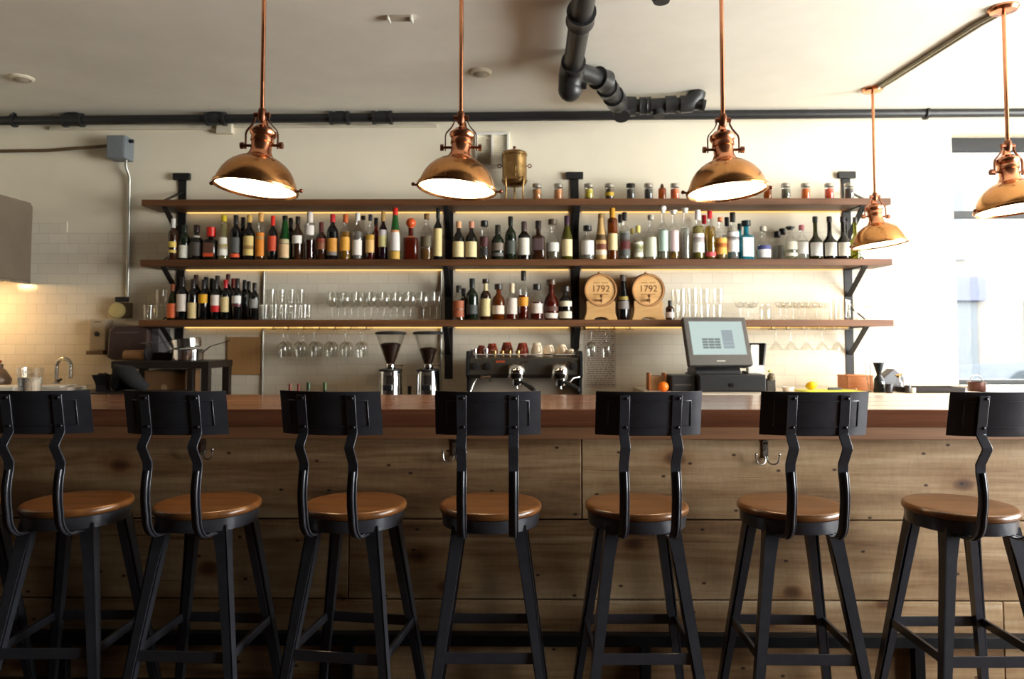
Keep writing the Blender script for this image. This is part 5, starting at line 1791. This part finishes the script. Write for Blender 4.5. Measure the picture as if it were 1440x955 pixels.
MB().lathe([(.0345, .03), (.036, .032), (.033, hz_ * .38), (.0325, hz_ * .37)], 26).build('glass_sleeve', M_glass, jg, 40)
for dx, lean in ((-.05, -.03), (-.042, .0)):
    t = thing('bar_spoon', 'thin steel bar spoon standing by the jigger' if dx < -.045 else 'second thin steel bar spoon standing by the jigger', 'spoon', (x + dx, 4.83, zr), 0, 'bar spoons in the holder')
    MB().tube([(0, 0, 0.004), (lean * .5, 0, .09), (lean, .0, hz_ * .98)], .002, 8).build('shaft', M_steel, t)
    MB().sphere((0, 0, .006), .006, 10, (1, .6, 1)).build('spoon_bowl', M_steel, t)
x = X(1254, 4.9, 535)
t = thing('tool_caddy', 'dark grey angular caddy behind the jigger', 'caddy', (x, 4.93, zr))
hq = Z(518, 4.93, 1254) - zr
MB().prism([(-.075, 0), (.07, 0), (.075, hq * .62), (.01, hq), (-.075, hq * .55)], -.05, .05).build('caddy_body', plain(K(86, 86, 90), .4, .3, .08, 20), t, 0, .005)
x = X(1266, 4.78, 540)
t = thing('spice_bottle', 'little bottle with gold pourer near the window', 'bottle', (x, 4.8, zr))
hq = Z(526, 4.8, 1266) - zr
MB().lathe([(0, 0), (.024, 0), (.025, .004), (.025, hq * .5), (.010, hq * .68), (.009, hq * .82), (0, hq * .82)], 20).build('glass_body', M_glass, t, 50)
m = MB()
m.cyl((0, 0, hq * .8), (0, 0, hq * .9), .012, n=14)
m.cyl((-.02, 0, hq * .92), (.026, 0, hq), .006, n=10)
m.build('pourer', M_brass, t)
for px, r, h, c, lab in ((1250, .022, .06, K(40, 38, 44), 'tiny dark pot just beside the jigger foot'), (1277, .018, .05, K(60, 54, 50), 'tiny dark jar beside the gold pourer bottle'), (1283, .02, .035, K(214, 206, 190), 'tiny pale dish beside the gold pourer bottle')):
    t = thing('bar_pot', lab, 'pot', (X(px, 4.74, 545), 4.74, zr))
    MB().lathe([(0, 0), (r * .9, 0), (r, .004), (r, h * .8), (r * .9, h * .86), (r * 1.02, h * .88), (r * 1.02, h), (0, h)], 20).build('pot_body', plain(c, .4, .1, .1, 30), t, 40)
# copper pot on the window counter
t = thing('copper_pot', 'small dark copper mug on the counter by the window', 'pot', (X(1376, 4.9, 545), 4.92, .9855))
hq = Z(537, 4.92, 1376) - .9855
MB().lathe([(0, 0), (.05, 0), (.053, .005), (.055, hq), (.052, hq), (.050, .008), (0, .007)], 30).build('pot_body', plain(K(74, 38, 26), .4, .3, .15, 20), t, 40)
MB().torus((0, 0, hq), .044, .003, 'Y', 20, 8, 0, PI).build('handle', M_steel, t)

ta, tb_ = at(1274, 548, 4.76), at(1352, 548, 4.76)
t = thing('serving_tray', 'long dark tray lying between the gold pourer and the window', 'tray', ((ta.x + tb_.x) / 2, 4.82, .9855))
MB().box(-.19, .19, -.09, .09, 0, .008).box(-.19, .19, -.09, -.082, .008, .036).box(-.19, .19, .082, .09, .008, .036).box(-.19, -.182, -.082, .082, .008, .036).box(.182, .19, -.082, .082, .008, .036).build('tray_body', plain(K(38, 30, 28), .6, 0, .1, 20, .2), t, 0, .002)

# ------------------------------------------------------------------ on the bar
t = thing('water_glass', 'thick clear glass of water standing on the bar end', 'glass', (X(42, 3.02, 540), 3.02, ZB + .0005))
hq = Z(517, 3.02, 42) - ZB
MB().lathe([(0, 0), (.036, 0), (.038, .004), (.050, hq), (.0465, hq), (.036, .016), (0, .014)], 30).build('glass_body', M_glass, t, 50)
MB().lathe([(0, .017), (.0355, .017), (.044, hq * .72), (0, hq * .72)], 28).build('drink', liquid(K(226, 226, 224)), t, 50)
m = MB()
rng = random.Random(5)
for i in range(5):
    a = rng.random() * 6
    c = Matrix.Translation((.018 * math.cos(a), .018 * math.sin(a), hq * (.66 + .05 * i))) @ Euler((rng.random(), rng.random(), a)).to_matrix().to_4x4()
    m.box(-.012, .012, -.012, .012, -.011, .011, c)
m.build('ice', M_glass, t, 0)
t = thing('menu_stack', 'white menu sheets lying near the back edge of the bar', 'papers', (X(243, 3.38, 551), 3.38, ZB + .0005))
for i in range(3):
    MB().box(-.145, .145, -.09, .09, i * .004, i * .004 + .0038, Matrix.Rotation(.03 * i, 4, 'Z')).build('sheet', M_paper, t, 0)

# ------------------------------------------------------------------ kitchen side
zk = 1.0005
hd = thing('range_hood', 'steel kitchen hood on the wall with a light beneath', 'range hood', (0, 0, 0))
hx1 = X(45, YW, 340)
zb0, zb1 = Z(396, YW, 45), Z(286, YW, 45)
poly = [(4.45, zb0), (YW - .001, zb0), (YW - .001, zb1 - .03), (YW - .03, zb1), (4.6, zb1), (4.45, zb1 - .2)]
m = MB()
Mr = Matrix(((0, -1, 0, 0), (1, 0, 0, 0), (0, 0, 1, 0), (0, 0, 0, 1)))
m.prism([(y, z) for y, z in poly], -hx1, -XL - .02, Mr)
m.build('hood_body', plain(srgb(150, 136, 122), .35, .7, .08, 6), hd, 0, .004)
MB().box(XL + .05, hx1 - .02, 4.43, 4.45, zb0 - .02, zb0 + .03).box(hx1 - .02, hx1 + .004, 4.43, YW - .002, zb0 - .02, zb0 - .001).build('lower_lip', M_steel, hd, 0, .002)
MB().lathe([(0, 0), (.06, 0), (.055, -.018), (0, -.022)], 24, Matrix.Translation((hx1 - .28, 4.98, zb0 - .001))).build('lamp', glow((1, .60, .24), 170), hd)
# tap
p = at(100, 540, 5.12)
tp = thing('kitchen_tap', 'tall arched steel kitchen tap', 'tap', (at(79, 540, 5.15).x, 5.15, zk))
hq = Z(510, 5.15, 90) - zk
rr = (X(104, 5.15) - X(81, 5.15)) / 2
pts = [(0, 0, 0), (0, 0, hq - rr * .5)]
for k_ in range(13):
    a = PI - PI * 1.02 * k_ / 12
    pts.append((rr + rr * math.cos(a), -.03 * k_ / 12, hq - rr * .5 + rr * math.sin(a)))
pts.append((2 * rr + .006, -.04, hq * .35))
m = MB()
m.tube(pts, [.013] * (len(pts) - 2) + [.014, .017], 14)
m.build('spout', M_steel, tp, 60)
MB().lathe([(0, 0), (.028, 0), (.028, .012), (.02, .03), (0, .03)], 20).build('base', M_steel, tp)
m = MB()
m.cyl((.02, -.01, .035), (.045, -.012, .05), .009, n=10)
m.build('lever', M_black, tp)
t = thing('folded_towel', 'white folded cloths on the kitchen counter beside the tap', 'cloth', (X(82, 4.72, 543), 4.72, zk))
for i, (dx, w_, c) in enumerate(((0, .13, K(222, 212, 198)), (.012, .12, K(214, 204, 192)), (-.02, .09, K(226, 218, 206)))):
    MB().box(dx - w_, dx + w_, -.1, .1, .012 * i, .012 * i + .0115, Matrix.Rotation(.05 * (i - 1), 4, 'Z')).build('folded_layer', plain(c, .9, 0, .05, 60), t, 0, .005)
t = thing('paper_pile', 'pale papers on the kitchen counter at the picture edge', 'papers', (X(8, 4.75, 545), 4.75, zk))
MB().box(-.16, .12, -.1, .1, 0, .022).build('lower_sheets', M_paper, t, 0, .002)
MB().box(-.12, .08, -.08, .06, .0225, .03, Matrix.Rotation(.2, 4, 'Z')).build('top_sheet', M_paper, t, 0)
t = thing('cooking_pot', 'dark pot with sloping grey lid at the picture edge', 'pot', (X(-4, 5.1, 530), 5.1, zk))
MB().lathe([(0, 0), (.075, 0), (.085, .02), (.09, .05), (.05, .12), (.035, .128), (.035, .16), (0, .165)], 24).build('pot_body', plain(K(112, 92, 76), .4, .4, .1, 20), t, 40)
MB().lathe([(0, .165), (.022, .165), (.026, .185), (0, .195)], 16).build('lid_knob', plain(K(150, 60, 36), .5), t)
# soap dispenser
sd = thing('soap_dispenser', 'white wall dispenser with a dark round button', 'dispenser', (0, 0, 0))
a, b = at(126, 449, 5.25), at(148, 493, 5.25)
MB().box(a.x, b.x, 5.25, YW - .006, b.z, a.z).build('dispenser_case', plain(K(186, 170, 146), .45, 0, .03, 20), sd, 0, .008)
MB().cyl(((a.x + b.x) / 2 - .003, 5.25, a.z - .11), ((a.x + b.x) / 2 - .003, 5.243, a.z - .11), .018, n=20).build('button', M_plastic, sd)
MB().box(a.x + .035, b.x - .035, 5.247, 5.25, a.z - .024, a.z - .016).build('name_strip', plain(K(120, 106, 90), .5), sd, 0)
MB().box(a.x - .004, b.x + .002, 5.22, 5.30, b.z - .03, b.z - .002).build('drip_lip', plain(K(110, 84, 56), .5, 0, .05, 30), sd, 0, .004)
# towel dispenser
pt_ = thing('towel_dispenser', 'smoky brown plastic paper towel dispenser on the wall', 'dispenser', (0, 0, 0))
a, b = at(151, 458, 5.12), at(206, 506, 5.12)
poly = [(a.x + .0, b.z + .02), (a.x + .03, b.z), (b.x - .03, b.z), (b.x, b.z + .02), (b.x + .005, a.z - .03), (b.x - .03, a.z), (a.x + .04, a.z), (a.x + .01, a.z - .03)]
MB().prism(poly, 5.12, YW - .006).build('cover', M_smoke, pt_, 0, .012)
MB().box(a.x + .06, b.x - .06, 5.115, 5.12, a.z - .055, a.z - .045).build('window_slot', plain(K(92, 76, 70), .3), pt_, 0)
MB().box(a.x + .05, b.x - .1, 5.13, 5.16, b.z - .022, b.z).build('paper_towel', plain(K(196, 160, 120), .8), pt_, 0)
MB().box(b.x + .006, b.x + .06, 5.17, YW - .006, a.z - .19, a.z - .02).build('side_bracket', plain(K(104, 100, 104), .4, .3), pt_, 0, .004)
# dark cart with pans
ct = thing('kitchen_cart', 'dark wood cart holding pans beneath the shelf end', 'cart', (0, 0, 0))
Yc = 4.80
a, b = at(156, 508, Yc), at(294, 508, Yc)
zt = a.z
M_cart = plain(K(34, 26, 22), .45, 0, .15, 20)
MB().box(a.x, b.x, Yc, Yc + .40, zt - .05, zt).build('cart_top', M_cart, ct, 0, .004)
for lx in (a.x + .03, b.x - .03):
    for ly in (Yc + .03, Yc + .37):
        MB().box(lx - .025, lx + .025, ly - .025, ly + .025, 0, zt - .0505).build('leg', M_cart, ct, 0, .002)
mx = X(266, Yc, 530)
MB().box(mx - .02, mx + .02, Yc + .01, Yc + .05, .5, zt - .0505).build('leg', M_cart, ct, 0, .002)
MB().box(a.x + .0555, b.x - .0555, Yc + .01, Yc + .39, .86, .89).build('cart_shelf', M_cart, ct, 0, .002)
a2, b2 = at(203, 521, Yc + .08), at(260, 521, Yc + .08)
bx_ = thing('cardboard_box', 'tan box on the dark cart shelf with faint round mark', 'box', ((a2.x + b2.x) / 2, Yc + .2, .8905))
hb_ = (b2.x - a2.x) / 2
MB().box(-hb_, hb_, -.12, .12, 0, a2.z - .8905).build('box_body', plain(K(112, 80, 50), .8, 0, .06, 8), bx_, 0, .004)
MB().lathe([(0, 0), (.022, 0), (.022, .0008), (0, .0008)], 20, Matrix.Translation((0, -.1205, (a2.z - .8905) * .5)) @ Matrix.Rotation(PI / 2, 4, 'X')).build('round_mark', plain(K(150, 124, 92), .7), bx_)
zc0 = zt + .0005
# rolling pin like wooden roll
Yp = Yc + .1
x = X(197, Yp, 497)
t = thing('rolling_pin', 'stubby brown wooden roll with dark end on the cart', 'rolling pin', (x - .01, Yp + .01, zc0))
MB().cyl((-.10, 0, .038), (.055, 0, .038), .034, .037, 22).build('roll', plain(K(126, 88, 52), .5, 0, .15, 20), t, 40)
MB().lathe([(0, 0), (.05, 0), (.052, .006), (.05, .012), (0, .012)], 22, Matrix.Translation((.0555, 0, .052)) @ Matrix.Rotation(PI / 2, 4, 'Y')).build('end_disc', M_plastic, t, 40)


def pan(name, lab, px, py, Y, r, h, ang, mat_, tilt=0, hl=.2, rise=.04):
    p = at(px, py, Y)
    t = thing(name, lab, 'pan', (p.x, Y, p.z), 0, None)
    Mt = Matrix.Rotation(tilt, 4, 'Y')
    MB().lathe([(0, 0), (r * .92, 0), (r * .98, .006), (r, h), (r * 1.03, h + .002), (r * 1.0, h + .003), (r * .97, h - .001), (r * .93, .01), (0, .006)], 34, Mt).build('pan_body', mat_, t, 40)
    c, d = math.cos(ang), math.sin(ang)
    m = MB()
    m.ribbon([Mt @ Vector((c * r * .98, d * r * .98, h * .75)), Mt @ Vector((c * (r + .05), d * (r + .05), h * .9 + rise * .4)), Mt @ Vector((c * (r + hl), d * (r + hl), h * .9 + rise))], .016, .006, Vector((-d, c, 0)))
    m.build('handle', mat_ if mat_ is not M_rubber else M_plastic, t, 40, .001)
    return t


p = at(262, 508, Yc + .12)
l = pan('saucepan', 'lower steel saucepan on the cart with handle raised toward the grinders', 264, 509, Yc + .14, .105, .075, R_(0), M_chrome, 0, .20, .075)
l.location.z = zc0
l2 = pan('saucepan', 'upper steel saucepan stacked in the lower one', 263, 492, Yc + .14, .098, .06, PI, M_chrome, R_(-6), .22, .01)
l2.location.z = zc0 + .088
f = pan('frying_pan', 'black frying pan on the cart beside the saucepans', 227, 509, Yc + .27, .09, .05, R_(100), M_rubber, 0, .12, .02)
f.location.z = zc0
# dark cloth bag over the cart end, black bin
p = at(182, 540, 4.62)
t = thing('cloth_bag', 'dark grey rag slung beside the cart', 'cloth', (p.x, 4.64, 0.96))
pts = [(-.10, -.02, .03), (-.06, -.04, .13), (.0, -.03, .11), (.06, -.05, .06), (.12, -.02, .02)]
MB().tube(pts, [.03, .055, .06, .05, .025], 14).build('cloth_roll', plain(K(28, 28, 31), .9, 0, .2, 40), t, 80)
MB().tube([(-.12, .02, .02), (-.04, .03, .05), (.08, .03, .03)], [.025, .04, .022], 12).build('cloth_fold', plain(K(32, 32, 36), .9, 0, .2, 40), t, 80)
t.location.z = 1.0005
MB().box(-2.89, -2.16, 4.58, 5.0, .96, 1.0)
sc_ = thing('side_counter', 'narrow dark counter in front of the pan cart', 'counter', (0, 0, 0))
MB().box(-2.88, -2.17, 4.50, 4.77, .96, 1.0).build('worktop', M_cart, sc_, 0, .003)
MB().box(-2.87, -2.18, 4.53, 4.76, 0, .959).build('carcass', M_iron, sc_, 0)
t = thing('condiment_tub', 'small black tub of dark bits between tap and cart', 'tub', (X(143, 4.62, 540), 4.64, 1.0005))
hq = Z(527, 4.64, 143) - 1.0
MB().lathe([(0, 0), (.045, 0), (.046, hq * .4), (.072, hq), (.068, hq), (.042, hq * .42), (0, hq * .4)], 4, Matrix.Rotation(0, 4, 'Z')).build('tub_body', M_plastic, t, 0, .003)
m = MB()
rng = random.Random(8)
for i in range(14):
    a = rng.random() * 6.28
    r_ = rng.random() * .035
    m.sphere((r_ * math.cos(a), r_ * math.sin(a), hq * .93 + rng.random() * .012), .014, 8, (1, .8, .6))
o = m.build('contents', plain(K(26, 22, 18), .6, 0, .4, 100), t, 60)
o['kind'] = 'stuff'
# tan board on the tiles, and the thin conduits behind the glasses
a, b = at(320, 474, 5.33), at(365, 527, 5.33)
t = thing('paper_board', 'tan rectangular board fixed to the tiles below the lowest shelf', 'board', (0, 0, 0))
MB().box(a.x, b.x, YW - .02, YW - .0065, b.z, a.z).build('board_panel', M_board, t, 0, .002)
for px, y0, y1, lab in ((370, 380, 556, 'thin pale conduit down the tiles beside the tumblers'), (620, 380, 560, 'thin pale conduit down the tiles behind a coffee grinder')):
    x = X(px, 5.335, 460)
    m = MB()
    for za, zb2 in ((ZT[1] - TH - .01, ZT[2] + .003), (ZT[2] - TH - .003, .81)):
        m.cyl((x, 5.3345, za), (x, 5.3345, zb2), .0085, n=12)
    tag(m.build('wall_conduit', M_conduit, None, 60), lab, 'conduit')
# louvred vent
a, b = at(668, 186, 5.33), at(716, 236, 5.33)
t = thing('air_vent', 'white louvred vent in two panels behind the copper lamp', 'vent', (0, 0, 0))
m = MB()
xm = (a.x + b.x) / 2
m.box(a.x, b.x, 5.325, YW, a.z - .02, a.z).box(a.x, b.x, 5.325, YW, b.z, b.z + .02)
for xx in (a.x, xm - .009, b.x - .018):
    m.box(xx, xx + .018, 5.325, YW, b.z + .02, a.z - .02)
m.build('vent_frame', M_white, t, 0, .002)
m = MB()
zz_ = b.z + .03
while zz_ < a.z - .03:
    for xa, xb in ((a.x + .0185, xm - .0095), (xm + .0095, b.x - .0185)):
        m.bar((xa, 5.338, zz_), (xb, 5.338, zz_), .003, .020, (0, -.35, 1))
    zz_ += .018
m.build('louvres', M_offwhite, t, 0)
# ------------------------------------------------------------------ daylight
wd = bpy.data.worlds.new('daylight')
SC.world = wd
wd.use_nodes = True
nt = wd.node_tree
bg = nt.nodes['Background']
tc = nt.nodes.new('ShaderNodeTexCoord')
sp = nt.nodes.new('ShaderNodeSeparateXYZ')
rp = nt.nodes.new('ShaderNodeValToRGB')
nt.links.new(tc.outputs['Generated'], sp.inputs[0])
nt.links.new(sp.outputs[2], rp.inputs[0])
rp.color_ramp.elements[0].position = 0
rp.color_ramp.elements[0].color = (1.0, .98, .945, 1)
rp.color_ramp.elements[1].position = 1
rp.color_ramp.elements[1].color = (.97, .97, .965, 1)
nt.links.new(rp.outputs[0], bg.inputs[0])
bg.inputs[1].default_value = SKY


def portal(name, loc, rot, sx, sy):
    d = bpy.data.lights.new(name, 'AREA')
    d.shape = 'RECTANGLE'
    d.size, d.size_y = sx, sy
    d.cycles.is_portal = True
    o = bpy.data.objects.new(name, d)
    COL.objects.link(o)
    o.location, o.rotation_euler = loc, rot


portal('window_portal', ((WX0 + WX1) / 2, YW + .24, (WZ0 + WZ1) / 2), (R_(-90), 0, 0), WX1 - WX0, WZ1 - WZ0)
portal('shopfront_portal', (XR + .22, (RY0 + RY1) / 2, (RZ0 + RZ1) / 2), (R_(90), 0, R_(90)), RY1 - RY0, RZ1 - RZ0)

c = SC.cycles
c.max_bounces = 10
c.diffuse_bounces = 5
c.glossy_bounces = 5
c.transmission_bounces = 8
c.transparent_max_bounces = 24
c.caustics_reflective = False
c.caustics_refractive = False
c.sample_clamp_indirect = 6
c.use_denoising = True
vs = SC.view_settings
SC.display_settings.display_device = 'sRGB'
vs.view_transform = 'Standard'
vs.look = 'None'
vs.exposure = EXPO
vs.gamma = 1
vs.use_curve_mapping = False
cd.dof.use_dof = True
cd.dof.focus_distance = 2.45
cd.dof.aperture_fstop = 3.6
